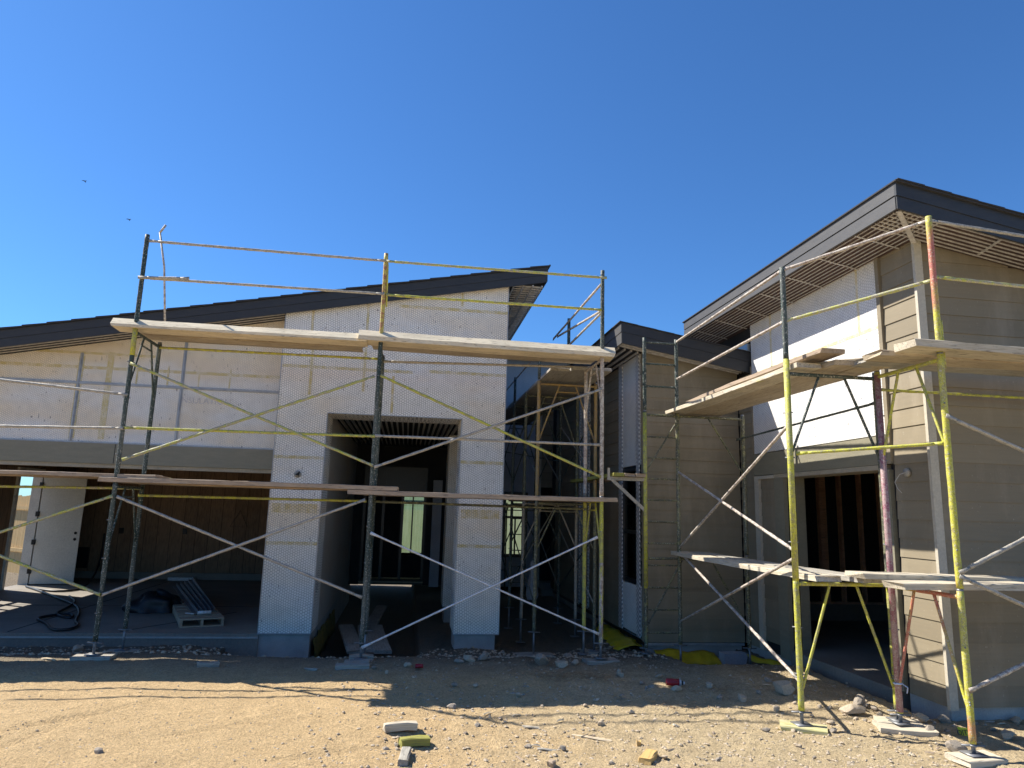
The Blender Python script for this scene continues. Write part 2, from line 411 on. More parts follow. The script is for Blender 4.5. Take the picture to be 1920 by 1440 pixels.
def gz(x, y, fine=True):
    h = .02+.05*sm(-6, 4, -x)*sm(5, 9, y)
    if x < 3.7:
        k = .23 if x < -2.5 else .58
        if x > .3: k = .33
        h -= k*sm(9.35, 10.8, y)*(1-.5*sm(2.2, 3.7, x))
    else: h -= .3*sm(8.9, 10.2, y)
    h += bumpat(x, y, 1.25, 10.7, .55, .14)+bumpat(x, y, 2.9, 9.0, .6, .03)+bumpat(x, y, 5.3, 5.6, .7, .05)
    h += bumpat(x, y, 4.6, 7.9, 1.0, .04)
    if y > 11.2: h = min(h, -.25) if x < -2 else h
    if x > 5.2 and y > 6.6: h = -.12
    h += .05*noise.noise(V((x*.5, y*.6, 3)))+.022*noise.noise(V((x*1.7, y*1.9, 1)))
    if fine:
        rub = .35+.65*sm(-1.5, 1.5, x+2*noise.noise(V((x*.4, y*.5, 9))))+.8*sm(9, 10, y)
        h += rub*(.016*noise.noise(V((x*6, y*6, 5)))+.012*noise.noise(V((x*15, y*15, 2))))
        h += .006*noise.noise(V((x*9+y*3, y*22, 7)))*(1-sm(9, 10, y))+.006*noise.noise(V((x*22, y*22, 4)))+track(x, y)
    return h
def axis(lo, hi, step, far):
    a = []; x = lo
    while x <= hi+1e-6: a.append(x); x += step
    s_ = step*2; l = lo; pre = []
    while l > -far: l -= s_; s_ *= 1.35; pre.append(l)
    s_ = step*2; h = hi; post = []
    while h < far: h += s_; s_ *= 1.35; post.append(h)
    return pre[::-1]+a+post
xs = axis(-7.0, 7.5, .04, 400); ys = axis(4.4, 11.9, .035, 400)
mb = MB(); nx = len(xs)
for y in ys:
    for x in xs: mb.v.append(V((x, y, gz(x, y, -8 < x < 9 and 3 < y < 13))))
for j in range(len(ys)-1):
    for i in range(nx-1): a = j*nx+i; mb.f.append((a, a+1, a+nx+1, a+nx))
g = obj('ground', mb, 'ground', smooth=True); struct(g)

# ------------------------------------------------------------------ the house
house = thing('house', 'unfinished single storey house with wire netted white walls, taupe siding and charcoal sloping roofs', 'house', (0, 12, 0))
TY, GY = 11.37, 11.85                # tower front plane, garage front plane
rf = lambda x: 6.14+.2*(x-2.2)       # top of the left roof
# left garage wall above the header, gable shaped
zt = 2.80
def wallprism(x0, x1, y, th, zb, topf, n=1):
    m = MB(); m.prism([(x0, y, zb), (x1, y, zb), (x1, y, topf(x1)), (x0, y, topf(x0))], (0, th, 0)); return m
w = wallprism(-8.45, -2.12, GY, .18, zt, lambda x: rf(x)-.12)
gw = obj('garage_wall', w, 'hxs', house, 'white board wall under fine wire netting with metal joints above the garage opening')
# seams
SEAMS = []
def strip(m, x0, x1, z0, z1, y): SEAMS.append((x0, x1, z0, z1, y))
def flush(mat, parent):
    for k, (x0, x1, z0, z1, y) in enumerate(SEAMS):
        t = .0025+.0012*(k % 6)*1.0+.0001*k; obj('seam', MB().box(x0, x1, y-t, y+.001, z0, z1), mat, parent)
    SEAMS.clear()
m = None
zq = 3.95
pA, pB = oY(0, 668, GY), oY(520, 672, GY)
SEAMS.append((-8.3, -2.13, 3.98, 4.03, GY))
for px_, py_ in ((150, 700), (205, 700)):
    c = oY(px_, py_, GY); strip(m, c.x-.045, c.x+.045, zt+.06, rf(c.x)-.45, GY)
strip(m, -8.3, -4.2, 4.22, 4.26, GY)
for k in range(4):
    c = oY(262+58*k, 665, GY); strip(m, c.x-.012, c.x+.012, 3.74, 4.1, GY)
flush('hxsy', gw)
m = MB()
for a, b in (((157, 645), (134, 815)), ((350, 640), (330, 825))):
    A, B = oY(*a, GY), oY(*b, GY); X = (A.x+B.x)/2
    m = MB(); m.box(X-.024, X+.024, GY-.012, GY+.001, zt+.02, rf(X)-.4); m.box(X-.008, X+.008, GY-.026, GY-.0115, zt+.02, rf(X)-.4); obj('control_joint', m, 'galv', gw)
zj = oY(200, 720, GY).z
m = MB(); m.box(-8.4, -2.13, GY-.019, GY+.001, zj-.022, zj+.022); m.box(-8.4, -2.13, GY-.029, GY-.0185, zj-.007, zj+.007); obj('control_joint', m, 'galv', gw)
obj('drip_edge', MB().box(-8.4, -2.13, GY-.03, GY+.01, zt-.015, zt+.012), 'galv', gw)
# faded stencil on the board
def text(name, s, size, loc, rot, mat, parent, mirror=False, depth=.001):
    cu = bpy.data.curves.new(name, 'FONT'); cu.body = s; cu.size = size; cu.extrude = depth
    to = bpy.data.objects.new('tmp', cu); C.objects.link(to)
    dg = bpy.context.evaluated_depsgraph_get(); me = bpy.data.meshes.new_from_object(to.evaluated_get(dg))
    bpy.data.objects.remove(to)
    mt = Matrix.Translation(loc) @ rot
    if mirror: mt = mt @ Matrix.Diagonal((-1, 1, 1, 1))
    me.transform((rootworld(parent).inverted() if parent else Matrix()) @ mt)
    me.materials.clear(); me.materials.append(M[mat])
    o = bpy.data.objects.new(name, me); link(o, parent); return o
p = oY(335, 755, GY)
text('stencil_print', 'INSULATION', .14, V((p.x, GY-.004, p.z)), Matrix.Rotation(PI/2, 4, 'X'), 'print', gw)
# header beam
hb = obj('header_beam', MB().box(-8.45, -2.13, GY-.05, GY+.16, 2.47, 2.79), 'header', house, 'grey green board header over the left garage opening')
obj('header_trim', MB().box(-8.45, -2.13, GY-.02, GY+.16, 2.41, 2.468), 'beigetrim', hb)
obj('joint', MB().box(-4.62, -4.612, GY-.053, GY-.045, 2.48, 2.78), 'dark', hb)
# slab with its front edge
sl = MB().box(-8.45, -2.1, 11.36, 19.3, -.42, 0); sl = obj('garage_floor', sl, 'slab', house)
m = MB()
def groove(m, a, b, z): m.bar((a[0], a[1], z), (b[0], b[1], z), .02, .004)
pa, pb = oZ(0, 1187-10, 0), oZ(180, 1120, 0)
groove(m, (-5.6, 11.45), (-5.6, 19), .001); groove(m, (-2.9, 13.5), (-4.1, 11.5), .001)
groove(m, (-8.2, 14.2), (-2.2, 14.2), .001)
obj('saw_cut', m, 'dark', sl)
obj('floor_lip', MB().box(-8.45, -2.1, 11.34, 11.356, -.07, -.045), 'concrete', sl)
# garage inside
iw = obj('interior_wall', MB().box(-8.4, -2.1, 19.0, 19.15, .16, 3.05), 'osb', house, 'brown vertically grooved panelling at the back of the garage')
obj('base_curb', MB().box(-8.3, -2.1, 18.9, 19.1, 0.0, .16), 'slab', iw)
m = MB()
for px_, py_ in ((347, 996), (228, 995)):
    p = oY(px_, py_, 19); m.box(p.x-.05, p.x+.05, 18.97, 19.0, p.z-.07, p.z+.07)
objs('outlet_box', m, 'hw', iw)
p = oY(148, 1045, 19); obj('panel_hatch', MB().box(p.x-.3, p.x+.22, 18.96, 19, p.z-.25, p.z+.25), 'blackframe', iw)
p = oY(448, 975, 19)
m = MB(); tri = [V((p.x-.2, 18.985, p.z-.17)), V((p.x+.22, 18.985, p.z-.17)), V((p.x+.02, 18.985, p.z+.24))]
for k in range(3): m.bar(tri[k], tri[(k+1) % 3], .004, .022, (0, 1, 0))
obj('chalk_triangle', m, 'soffit', iw)
# left side wall with door and window openings (sun comes in through them)
m = MB()
X0, X1 = -8.42, -8.28
def sidewall(m, y0, y1, z0, z1): m.box(X0, X1, y0, y1, z0, z1)
sidewall(m, 11.9, 14.0, 0, 3.05); sidewall(m, 14.0, 15.3, 0, 1.0); sidewall(m, 14.0, 15.3, 2.0, 3.05)
sidewall(m, 15.3, 16.4, 0, 3.05); sidewall(m, 16.4, 17.35, 2.5, 3.05); sidewall(m, 17.35, 19.1, 0, 3.05)
sw = obj('interior_wall', m, 'osb', house, 'brown left side wall of the garage with a bright doorway')
m = MB()
for yy in (14.0, 14.42, 14.85, 15.26): m.box(X0+.02, X1-.02, yy, yy+.05, 1.0, 2.0)
for zz in (1.0, 1.46, 1.95): m.box(X0+.03, X1-.03, 14.0, 15.3, zz, zz+.05)
obj('window_frame', m, 'doortrim', sw)
obj('ceiling', MB().box(-8.4, -2.1, 12.05, 19.1, 3.0, 3.06), 'dark', house)
obj('partition_wall', MB().box(-2.1, -2.0, 12.25, 19.1, 0, 3.0), 'osb', house)
m = MB()
for yy in (16.34, 17.33): m.box(X0-.01, X1+.05, yy, yy+.09, 0, 2.459)
m.box(X0-.01, X1+.05, 16.34, 17.42, 2.46, 2.55)
dj = obj('door_frame', m, 'doortrim', house)
# door leaf: hinged at the far jamb, swung into the room
hp = V((-8.2, 17.33, 0)); tip = V((-7.36, 17.5, 0)); d = (tip-hp).normalized(); nrm = V((-d.y, d.x, 0))
m = MB(); m.prism([hp+V((0, 0, .02)), tip+V((0, 0, .02)), tip+V((0, 0, 2.44)), hp+V((0, 0, 2.44))], nrm*.045)
dl = obj('door', m, 'door', house, 'tall white primed door swung open inside the garage')
m = MB()
for zz in (.3, .93, 1.55, 2.2): m.box(hp.x-.05, hp.x+.015, hp.y-.05, hp.y+.02, zz-.055, zz+.055)
objs('hinge', m, 'hw', dl)
m = MB()
for zz in (1.0, 1.14):
    c = hp+d*.77+V((0, 0, zz)); m.tube([c-nrm*.006, c+nrm*.05], .032, 14)
objs('lock_bore', m, 'hw', dl)

# entry tower
tw = MB()
ht = 3.385; xL0, xL1, xR0, xR1 = -2.12, -1.335, .82, 1.545
tw.box(xL0, xL1, TY, TY+.8, .0, ht)
tw.box(xR0, xR1, TY, TY+.8, .0, ht)
tw.prism([(xL0, TY, ht), (xR1, TY, ht), (xR1, TY, rf(xR1)-.25), (xL0, TY, rf(xL0)-.25)], (0, .8, 0))
tw = obj('entry_wall', tw, 'hx', house, 'white board entry wall under hexagonal wire netting with a tall doorless opening')
m = MB()
t0 = TY
strip(m, xL0+.02, -.02, 4.10, 4.15, t0); strip(m, .25, xR1, 4.13, 4.18, t0)
strip(m, -.3, xR1, 5.22, 5.27, t0)
for pxs, ya, yb in ((590, 560, 640), (692, 565, 735), (588, 640, 740), (868, 550, 575), (738, 705, 775)):
    a, b = oY(pxs, ya, t0), oY(pxs, yb, t0); strip(m, a.x-.02, a.x+.02, b.z, min(a.z, rf(a.x)-.3), t0)
for (xa, xb, yys) in ((xL0, xL1, (857, 950, 1019)), (xR0, xR1, (868, 962, 1025))):
    for q in yys:
        z = oY(540 if xa < 0 else 900, q, t0).z
        if 950 <= q <= 965: strip(m, xa+.05, xb-.05, z-.09, z+.05, t0)
        else: strip(m, xa+.01, xb-.01, z-.02, z+.03, t0)
flush('hxy', tw)
m = MB()
for x in (xL0, xL1-.006, xR0, xR1-.006):
    m.box(x-.002, x+.008, TY-.01, TY+.004, .0, ht if x not in (xL0, xR1-.006) else rf(x)-.3)
m.box(xL1, xR0, TY-.01, TY+.004, ht-.004, ht+.006)
for xa, xb in ((xL0, xL1), (xR0, xR1)): m.box(xa, xb, TY-.012, TY+.002, -.012, .004)
objs('corner_bead', m, 'galv', tw)
m = MB(); m.box(xL0+.0, xL1-.02, TY+.03, TY+.78, -.75, -.013); m.box(xR0+.03, xR1-.06, TY+.03, TY+.78, -.75, -.013)
objs('footing', m, 'concrete', tw)
c = oY(558, 889, TY)
m = MB().tube([(c.x, TY-.02, c.z), (c.x, TY+.0, c.z)], .055, 20); jb = obj('junction_box', m, 'pipe_grey', tw)
obj('wire_stub', MB().tube([(c.x, TY-.02, c.z), (c.x+.03, TY-.05, c.z+.03), (c.x+.02, TY-.05, c.z-.02), (c.x-.02, TY-.04, c.z)], .012, 6), 'black', jb)
# porch passage
BY = 18.3
m = MB(); m.box(-1.5, -1.336, TY+.8, BY-.01, .0, 3.465)
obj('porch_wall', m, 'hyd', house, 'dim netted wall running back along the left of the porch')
m = MB(); m.box(-1.5, -1.345, TY+.8, 19.0, -.7, -.004); objs('footing', m, 'concrete', bpy.data.objects['porch_wall'])
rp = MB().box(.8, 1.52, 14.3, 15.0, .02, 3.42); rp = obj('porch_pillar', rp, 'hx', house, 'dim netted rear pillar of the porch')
obj('footing', MB().box(.84, 1.47, 14.34, 14.95, -.6, .018), 'concrete', rp)
pc = obj('porch_ceiling', MB().box(-1.49, 1.52, TY+.802, 18.29, 3.47, 3.53), 'soffit_dark', house)
m = MB(); x = -1.27
while x < .85:
    m.box(x, x+.022, TY+.02, 17, 3.43, 3.47); m.box(x+.022, x+.03, TY+.02, 17, 3.40, 3.47); x += .1
obj('ceiling_rib', m, 'rib', pc)
# opening reveal at head
obj('opening_reveal', MB().box(xL1, xR0, TY+.02, TY+.8, ht-.03+.115, ht+.09), 'dark', pc)
# entry wall at the back of the porch
BY = 18.3
eb = MB()
eb.box(-1.5, 2.0, BY, BY+.12, 2.95, 3.46); eb.box(-1.34, -1.1, BY, BY+.12, 0, 2.95); eb.box(.5, 2.0, BY, BY+.12, 0, 2.95)
eb = obj('entry_back_wall', eb, 'darkboard', house)
m = MB()
for x in (-1.1, -.62, -.14, .43): m.box(x, x+.07, BY-.03, BY+.1, .12, 2.95)
m.box(-1.03, .43, BY-.02, BY+.06, 2.3, 2.6); m.box(-1.03, .43, BY-.018, BY+.06, 2.6, 2.95)
ef = obj('entry_frame', m, 'blackframe', house, 'black entry door and side window frame deep in the porch')
obj('door_panel', MB().box(-1.03, -.14, BY-.01, BY+.06, .18, 2.3), 'dark', ef); obj('lower_panel', MB().box(-.07, .43, BY-.01, BY+.06, .18, .72), 'dark', ef)
obj('threshold', MB().box(-1.1, .5, BY-.08, BY-.031, .06, .085), 'trim', ef)
obj('mullion', MB().box(.14, .175, BY-.01, BY+.05, .78, 2.3), 'blackframe', ef)
obj('glass', MB().box(-.07, .43, BY+.03, BY+.036, .78, 2.3), 'glass', ef)
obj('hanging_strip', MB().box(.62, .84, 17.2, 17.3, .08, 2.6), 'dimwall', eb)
obj('hanging_wire', MB().tube([oX(633, 912, -1.33)+V((.03, 0, 0)), oX(650, 922, -1.33)+V((.05, 0, 0)), oX(642, 945, -1.33)+V((.04, 0, 0)), oX(640, 955, -1.33)+V((.05, 0, 0))], .005, 6), 'trim', bpy.data.objects['porch_wall'])
# room behind with an added translucent sheet, sunlit from behind as the outside view
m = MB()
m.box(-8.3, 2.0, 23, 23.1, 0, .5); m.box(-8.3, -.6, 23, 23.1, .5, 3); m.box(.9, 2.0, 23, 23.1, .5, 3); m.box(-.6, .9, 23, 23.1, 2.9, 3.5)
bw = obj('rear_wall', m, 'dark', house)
obj('backlit_view_sheet', MB().quad((-.6, 23.05, .5), (.9, 23.05, .5), (.9, 23.05, 2.9), (-.6, 23.05, 2.9)), 'film', bw)
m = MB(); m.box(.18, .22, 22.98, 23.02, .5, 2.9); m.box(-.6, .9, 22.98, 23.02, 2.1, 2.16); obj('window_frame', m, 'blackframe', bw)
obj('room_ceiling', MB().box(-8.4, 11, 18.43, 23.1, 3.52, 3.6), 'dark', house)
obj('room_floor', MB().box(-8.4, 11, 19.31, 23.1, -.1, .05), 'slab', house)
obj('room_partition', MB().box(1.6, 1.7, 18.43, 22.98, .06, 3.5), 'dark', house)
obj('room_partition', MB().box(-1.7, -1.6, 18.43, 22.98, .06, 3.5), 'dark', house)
# courtyard back wall (between tower and wing)
CY = 18.2
m = MB()
m.box(2.0, 2.55, CY, CY+.1, 0, 4.6); m.box(2.55, 3.08, CY, CY+.1, 0, .8); m.box(2.55, 3.08, CY, CY+.1, 2.32, 4.6); m.box(3.08, 3.42, CY, CY+.1, 0, 4.6); m.box(2.0, 5.2, CY, CY+.1, 4.601, 5.95)
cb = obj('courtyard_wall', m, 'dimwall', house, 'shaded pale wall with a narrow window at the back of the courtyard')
m = MB(); m.box(2.5, 3.13, CY-.03, CY-.002, .74, .82); m.box(2.5, 3.13, CY-.03, CY-.002, 2.3, 2.4); m.box(2.5, 2.56, CY-.03, CY-.002, .82, 2.3); m.box(3.07, 3.13, CY-.03, CY-.002, .82, 2.3); m.box(2.56, 3.07, CY-.03, CY-.002, 1.72, 1.78); m.box(2.79, 2.83, CY-.03, CY-.002, .82, 1.72)
obj('window_frame', m, 'blackframe', cb)
m = MB(); m.box(2.0, 3.4, 22.9, 23.0, 0, .4); m.box(2.0, 5.0, 22.9, 23, 2.6, 4.6); obj('rear_wall', m, 'dark', house)
obj('backlit_view_sheet', MB().quad((2.0, 22.95, .4), (4.6, 22.95, .4), (4.6, 22.95, 2.6), (2.0, 22.95, 2.6)), 'film', cb)  # added translucent sheet, backlit to brighten the courtyard window
# courtyard right hand recess: siding above a dark open doorway
m = MB(); m.box(3.42, 3.5, 16.0, CY+.1, 0, 4.6)
m = MB()
z = 2.55
while z < 4.9: m.prism([(3.43, CY+.2, z), (3.43, CY+.17, z), (3.43, CY+.185, z+.195), (3.43, CY+.2, z+.195)], (3.2, 0, 0)); z += .2
obj('courtyard_siding', m, 'siding', house); obj('core', MB().box(3.43, 6.6, CY+.201, CY+.3, 2.55, 4.95), 'dark', house)
obj('courtyard_eave', MB().box(1.9, 5.4, CY-.45, CY+.3, 5.951, 6.15), 'fascia', house)
obj('courtyard_opening', MB().box(3.43, 6.6, CY+1.2, CY+1.3, 0, 2.7), 'dark', house)
obj('courtyard_step', MB().box(3.43, 6.6, CY-.6, CY+1.0, -.3, .0), 'slab', house)
obj('courtyard_jamb', MB().box(3.425, 3.5, CY+.11, CY+.19, 0, 4.6), 'trim', house)

# left roof
YF = 11.25
def roof_l():
    m = MB(); x0, x1, yb = -9.0, 2.2, 23.4
    m.prism([(x0, YF+.03, rf(x0)-.06), (x1-.03, YF+.03, rf(x1)-.06), (x1-.03, YF+.03, rf(x1)-.27), (x0, YF+.03, rf(x0)-.27)], (0, yb-YF, 0))
    return m
lr = obj('roof', roof_l(), 'soffit_dark', house, 'charcoal mono pitch roof rising over the left garage and entry')
m = MB(); m.prism([(-9.0, YF, rf(-9.0)-.05), (2.2, YF, rf(2.2)-.05), (2.2, YF, rf(2.2)-.185), (-9.0, YF, rf(-9.0)-.185)], (0, .028, 0))
m.prism([(-9.0, YF+.008, rf(-9.0)-.187), (2.19, YF+.008, rf(2.19)-.187), (2.19, YF+.008, rf(2.19)-.32), (-9.0, YF+.008, rf(-9.0)-.32)], (0, .02, 0))
m.box(2.172, 2.2, YF+.029, 23.4, rf(2.2)-.30, rf(2.2)-.05)
obj('fascia', m, 'fascia', lr)
# shingle courses: each steps up a little towards the ridge
m = MB(); x = -9.0
while x < 2.24:
    x1 = min(x+.34, 2.24)
    m.prism([(x, YF-.03, rf(x)-.045), (x1, YF-.03, rf(x1)-.045), (x1, YF-.03, rf(x1)-.028), (x, YF-.03, rf(x)-.013)], (0, 12, 0)); x += .34
obj('shingles', m, 'shingle', lr)
# soffit ribs under the overhangs
m = MB()
for k in range(4):
    yy = YF+.06+k*.13; m.prism([(-9.0, yy, rf(-9.0)-.27), (-2.15, yy, rf(-2.15)-.27), (-2.15, yy, rf(-2.15)-.282), (-9.0, yy, rf(-9.0)-.282)], (0, .022, 0))
obj('soffit_rib', m, 'rib', lr)
m = MB(); yy = YF+.2
while yy < 20:
    m.box(1.56, 2.15, yy, yy+.02, rf(1.8)-.30-.0, rf(1.8)-.27); yy += .13
for x in (1.62, 1.78, 1.94, 2.1): m.box(x, x+.022, YF+.05, 20, rf(1.8)-.325, rf(1.8)-.302)
obj('soffit_rib', m, 'rib', lr)
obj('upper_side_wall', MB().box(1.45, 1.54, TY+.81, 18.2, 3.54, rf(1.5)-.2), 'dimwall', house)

# wing in the middle (taupe siding)
WY, WX = 10.7, 3.72
wf = lambda x: 4.9-.17*(x-3.2)       # top of the wing roof
m = MB()
def lap_x(m, x0, x1, y, z0, topf, seg=.8, e=.2):
    """horizontal lap boards facing -Y"""
    z = z0
    while z < max(topf(x0), topf(x1)):
        zz = z+e
        # clip length to where the board is still under the roof line
        a, b = x0, x1
        while a < b-.05 and topf(a) < z+.02: a += .1
        while b > a+.05 and topf(b) < z+.02: b -= .1
        if b-a > .1: m.prism([(a, y, z), (a, y+.03, z), (a, y+.03, zz), (a, y+.012, zz)], (b-a, 0, 0))
        z = zz
def lap_y(m, y0, y1, x, z0, z1, e=.2):
    z = z0
    while z < z1: m.prism([(x, y0, z), (x+.03, y0, z), (x+.03, y0, z+e), (x+.012, y0, z+e)], (0, y1-y0, 0)); z += e
lap_x(m, WX, 5.34, WY, .0, lambda x: wf(x)-.2)
ws = obj('siding_wall', m, 'siding', house, 'taupe lap siding on the front of the middle wing')
obj('footing', MB().box(WX+.04, 5.3, WY+.04, WY+.3, -.7, -.002), 'concrete', ws)
obj('base_flashing', MB().box(WX, 5.32, WY-.02, WY+.03, -.045, -.006), 'galv', ws)
obj('core', MB().box(WX+.05, 5.3, WY+.045, WY+.2, .0, 4.3), 'dark', ws)
for a, b in ((10.7, 10.88), (11.99, 14.1), (14.95, 17.5)):
    m = MB(); lap_y(m, a, b, WX, .0, 4.6); wsd = obj('siding_wall', m, 'siding', house, 'shaded taupe siding on the courtyard side of the middle wing')
obj('footing', MB().box(WX+.05, WX+.3, WY+.32, 18, -.7, -.002), 'concrete', wsd)
obj('base_flashing', MB().box(WX-.02, WX+.02, WY+.05, 17.5, -.045, -.006), 'hw', wsd)
obj('corner_trim', MB().box(WX-.012, WX+.02, WY-.012, WY+.1, .0, 4.62), 'siding', wsd)
obj('core', MB().box(WX+.045, WX+.2, WY+.31, 18.1, .0, 4.62), 'dark', wsd)
m = MB(); m.box(WX-.01, WX+.04, 10.89, 11.98, .05, .80); m.box(WX-.01, WX+.04, 10.89, 11.98, 2.72, 4.62); m.box(WX-.01, WX+.04, 14.11, 14.94, .05, 4.62)
wp = obj('window_panel', m, 'hy', house, 'narrow netted white panel round the tall slot window of the wing')
m = MB()
for a, b in ((10.885, 11.03), (11.80, 11.985), (14.1, 14.24), (14.82, 14.95)): m.box(WX-.03, WX-.011, a, b, .03, 4.62)
objs('lath_strip', m, 'lath', wp)
m = MB(); 
for a, b in ((11.05, 11.12), (11.72, 11.79)): m.box(WX-.008, WX+.04, a, b, .81, 2.7)
m.box(WX-.008, WX+.04, 11.121, 11.719, .81, .88); m.box(WX-.008, WX+.04, 11.121, 11.719, 2.63, 2.7); m.box(WX-.006, WX+.038, 11.121, 11.719, 1.6, 1.66)
wf_ = obj('window', m, 'blackframe', house, 'black framed slot window in the wing')
obj('pane', MB().box(WX+.02, WX+.026, 11.12, 11.72, .88, 2.63), 'glass', wf_)
# wing roof
YW = 10.25
m = MB(); m.prism([(3.23, YW+.03, wf(3.23)-.05), (5.33, YW+.03, wf(5.33)-.05), (5.33, YW+.03, wf(5.33)-.25), (3.23, YW+.03, wf(3.23)-.25)], (0, 7.5, 0))
wr = obj('roof', m, 'soffit_dark', house, 'small charcoal roof of the middle wing sloping down to the right')
m = MB()
m.prism([(3.2, YW, wf(3.2)-.0), (5.44, YW, wf(5.44)-.0), (5.44, YW, wf(5.44)-.15), (3.2, YW, wf(3.2)-.15)], (0, .028, 0))
m.prism([(3.21, YW+.008, wf(3.21)-.152), (5.43, YW+.008, wf(5.43)-.152), (5.43, YW+.008, wf(5.43)-.33), (3.21, YW+.008, wf(3.21)-.33)], (0, .02, 0))
obj('fascia', m, 'fascia', wr)
m = MB(); m.box(3.2, 3.228, YW+.03, 17.7, wf(3.2)-.15, wf(3.2)); m.box(3.208, 3.228, YW+.03, 17.7, wf(3.2)-.33, wf(3.2)-.152)
obj('fascia', m, 'fascia_side', wr)
m = MB(); x = 3.17
while x < 5.4: m.prism([(x, YW-.02, wf(x)-.0+.003), (min(x+.3, 5.5), YW-.02, wf(min(x+.3, 5.5))+.003), (min(x+.3, 5.5), YW-.02, wf(min(x+.3, 5.5))+.02), (x, YW-.02, wf(x)+.016)], (0, 7.6, 0)); x += .3
obj('shingles', m, 'shingle', wr)
m = MB()
for k in range(4):
    yy = YW+.07+k*.1; m.prism([(3.25, yy, wf(3.25)-.255), (5.33, yy, wf(5.33)-.255), (5.33, yy, wf(5.33)-.285), (3.25, yy, wf(3.25)-.285)], (0, .028, 0))
for k in range(4): x = 3.3+k*.11; m.box(x, x+.025, YW+.52, 17, wf(x)-.285, wf(x)-.255)
obj('soffit_rib', m, 'rib', wr)
m = MB(); m.prism([(5.2, YW-.015, wf(5.2)+.022), (5.46, YW-.015, wf(5.46)+.022), (5.46, YW-.015, wf(5.46)+.03), (5.2, YW-.015, wf(5.2)+.03)], (0, 1.0, 0))
m.box(5.3, 5.345, YW-.01, 11.2, wf(5.3)+.03, wf(5.3)+.14)
obj('flashing', m, 'flash', wr)

# right garage block
RX, RY = 5.35, 6.5
rg = lambda x: 5.33-.18*(x-4.75)
for a in ((10.22, WY-.01, RX, .0, 4.2), (9.63, 10.06, RX, .15, 2.5)): m = MB(); lap_y(m, *a); obj('siding_wall', m, 'siding', house, 'shaded strip of taupe siding left of the right garage opening')
m = MB(); lap_y(m, RY+.02, 7.06, RX, .15, 5.0)
rs = obj('siding_wall', m, 'siding', house, 'taupe siding beside the right garage opening')
m = MB(); m.box(RX+.03, RX+.3, RY+.05, 7.1, -.7, .148); m.box(RX+.03, RX+.3, 9.36, WY, -.7, .0); objs('footing', m, 'concrete', rs)
m = MB(); lap_x(m, RX+.05, 13, RY, .15, lambda x: rg(x)-.24)
rs2 = obj('siding_wall', m, 'siding', house, 'taupe siding on the front of the right garage')
obj('footing', MB().box(RX+.04, 13, RY+.04, RY+.3, -.7, .148), 'concrete', rs2)
obj('core', MB().prism([(RX+.06, RY+.045, .15), (13, RY+.045, .15), (13, RY+.045, rg(13)-.15), (RX+.06, RY+.045, rg(RX)-.15)], (0, .12, 0)), 'dark', rs2)
m = MB(); m.box(RX-.018, RX+.075, RY-.02, RY+.018, .13, 4.97)
objs('corner_trim', m, 'trim', house)
m = MB(); m.box(RX+.035, RX+.16, RY+.17, 7.15, .15, 5.03); m.box(RX+.035, RX+.16, 7.15, 9.36, 2.6, 5.03); m.box(RX+.035, RX+.16, 9.36, 18, .0, 5.03)
m.box(RX+.16, 13, 17.8, 18, 0, 3.0); m.box(12.9, 13, RY+.2, 17.8, 0, 4.0)
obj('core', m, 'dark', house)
m = MB().box(RX-.01, RX+.034, 7.13, 10.2, 2.9, 5.04)
sp_ = obj('stucco_panel', m, 'hy', house, 'white netted board panel above the right garage opening')
m = MB()
def strY(m, y0, y1, z0, z1): m.box(RX-.0125, RX-.008, y0, y1, z0, z1)
p1, p2 = oX(1605, 500, RX), oX(1608, 625, RX); strY(m, p1.y-.02, p1.y+.02, p2.z, 5.0)
p3 = oX(1440, 680, RX); strY(m, 7.14, 10.15, p2.z-.04, p2.z); strY(m, 9.55, 9.6, 3.95, 5.0)
obj('seam', m, 'hyy', sp_)
m = MB(); m.box(RX-.03, RX+.03, 7.065, 7.125, 2.56, 5.03); m.box(RX-.03, RX+.03, 10.205, 10.215, 2.5, 4.3); objs('edge_trim', m, 'siding', sp_)
m = MB().box(RX-.03, RX+.033, 7.13, 10.2, 2.56, 2.885)
hd_ = obj('header_beam', m, 'header', house, 'grey green board header over the right garage opening')
m = MB(); m.box(RX-.026, RX+.3, 7.2, 9.62, 2.50, 2.556); obj('header_trim', m, 'beigetrim', hd_)
m = MB(); m.box(RX-.025, RX+.3, 9.36, 9.62, .0, 2.498); m.box(RX-.02, RX+.3, 7.12, 7.2, .15, 2.498); objs('jamb', m, 'header', house)
m = MB(); m.box(RX-.03, RX+.02, 10.07, 10.2, .0, 2.55); m.box(RX-.03, RX+.02, 9.62, 10.07, 2.50, 2.55); objs('trim_board', m, 'trim', house)
# right garage inside
fl = obj('garage_floor', MB().box(RX-.02, 12.9, 7.2, 9.36, -.5, .14), 'slab', house, 'shaded concrete floor edge of the right garage')
obj('floor_extension', MB().box(RX+.32, 12.9, 9.37, 17.7, -.4, .138), 'slab', fl)
obj('base_curb', MB().box(RX+.3, 12.8, 12.0, 12.15, .14, .42), 'slab', fl)
m = MB(); x = RX+.55
for k in range(15):
    if k not in (3,): m.box(x, x+.04+(.09 if k in (4, 9) else 0), 12.02, 12.13, .425, 3.4)
    x += .41
m.box(RX+.3, 12.8, 12.03, 12.12, 3.4, 3.5); m.box(RX+.3, 12.8, 12.01, 12.14, .422, .46)
obj('stud_wall', m, 'stud', house, 'row of bare reddish studs inside the right garage')
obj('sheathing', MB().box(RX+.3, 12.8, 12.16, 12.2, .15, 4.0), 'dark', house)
obj('inner_ceiling', MB().box(RX+.2, 12.9, 6.7, 12.2, 3.5, 3.56), 'dark', house)
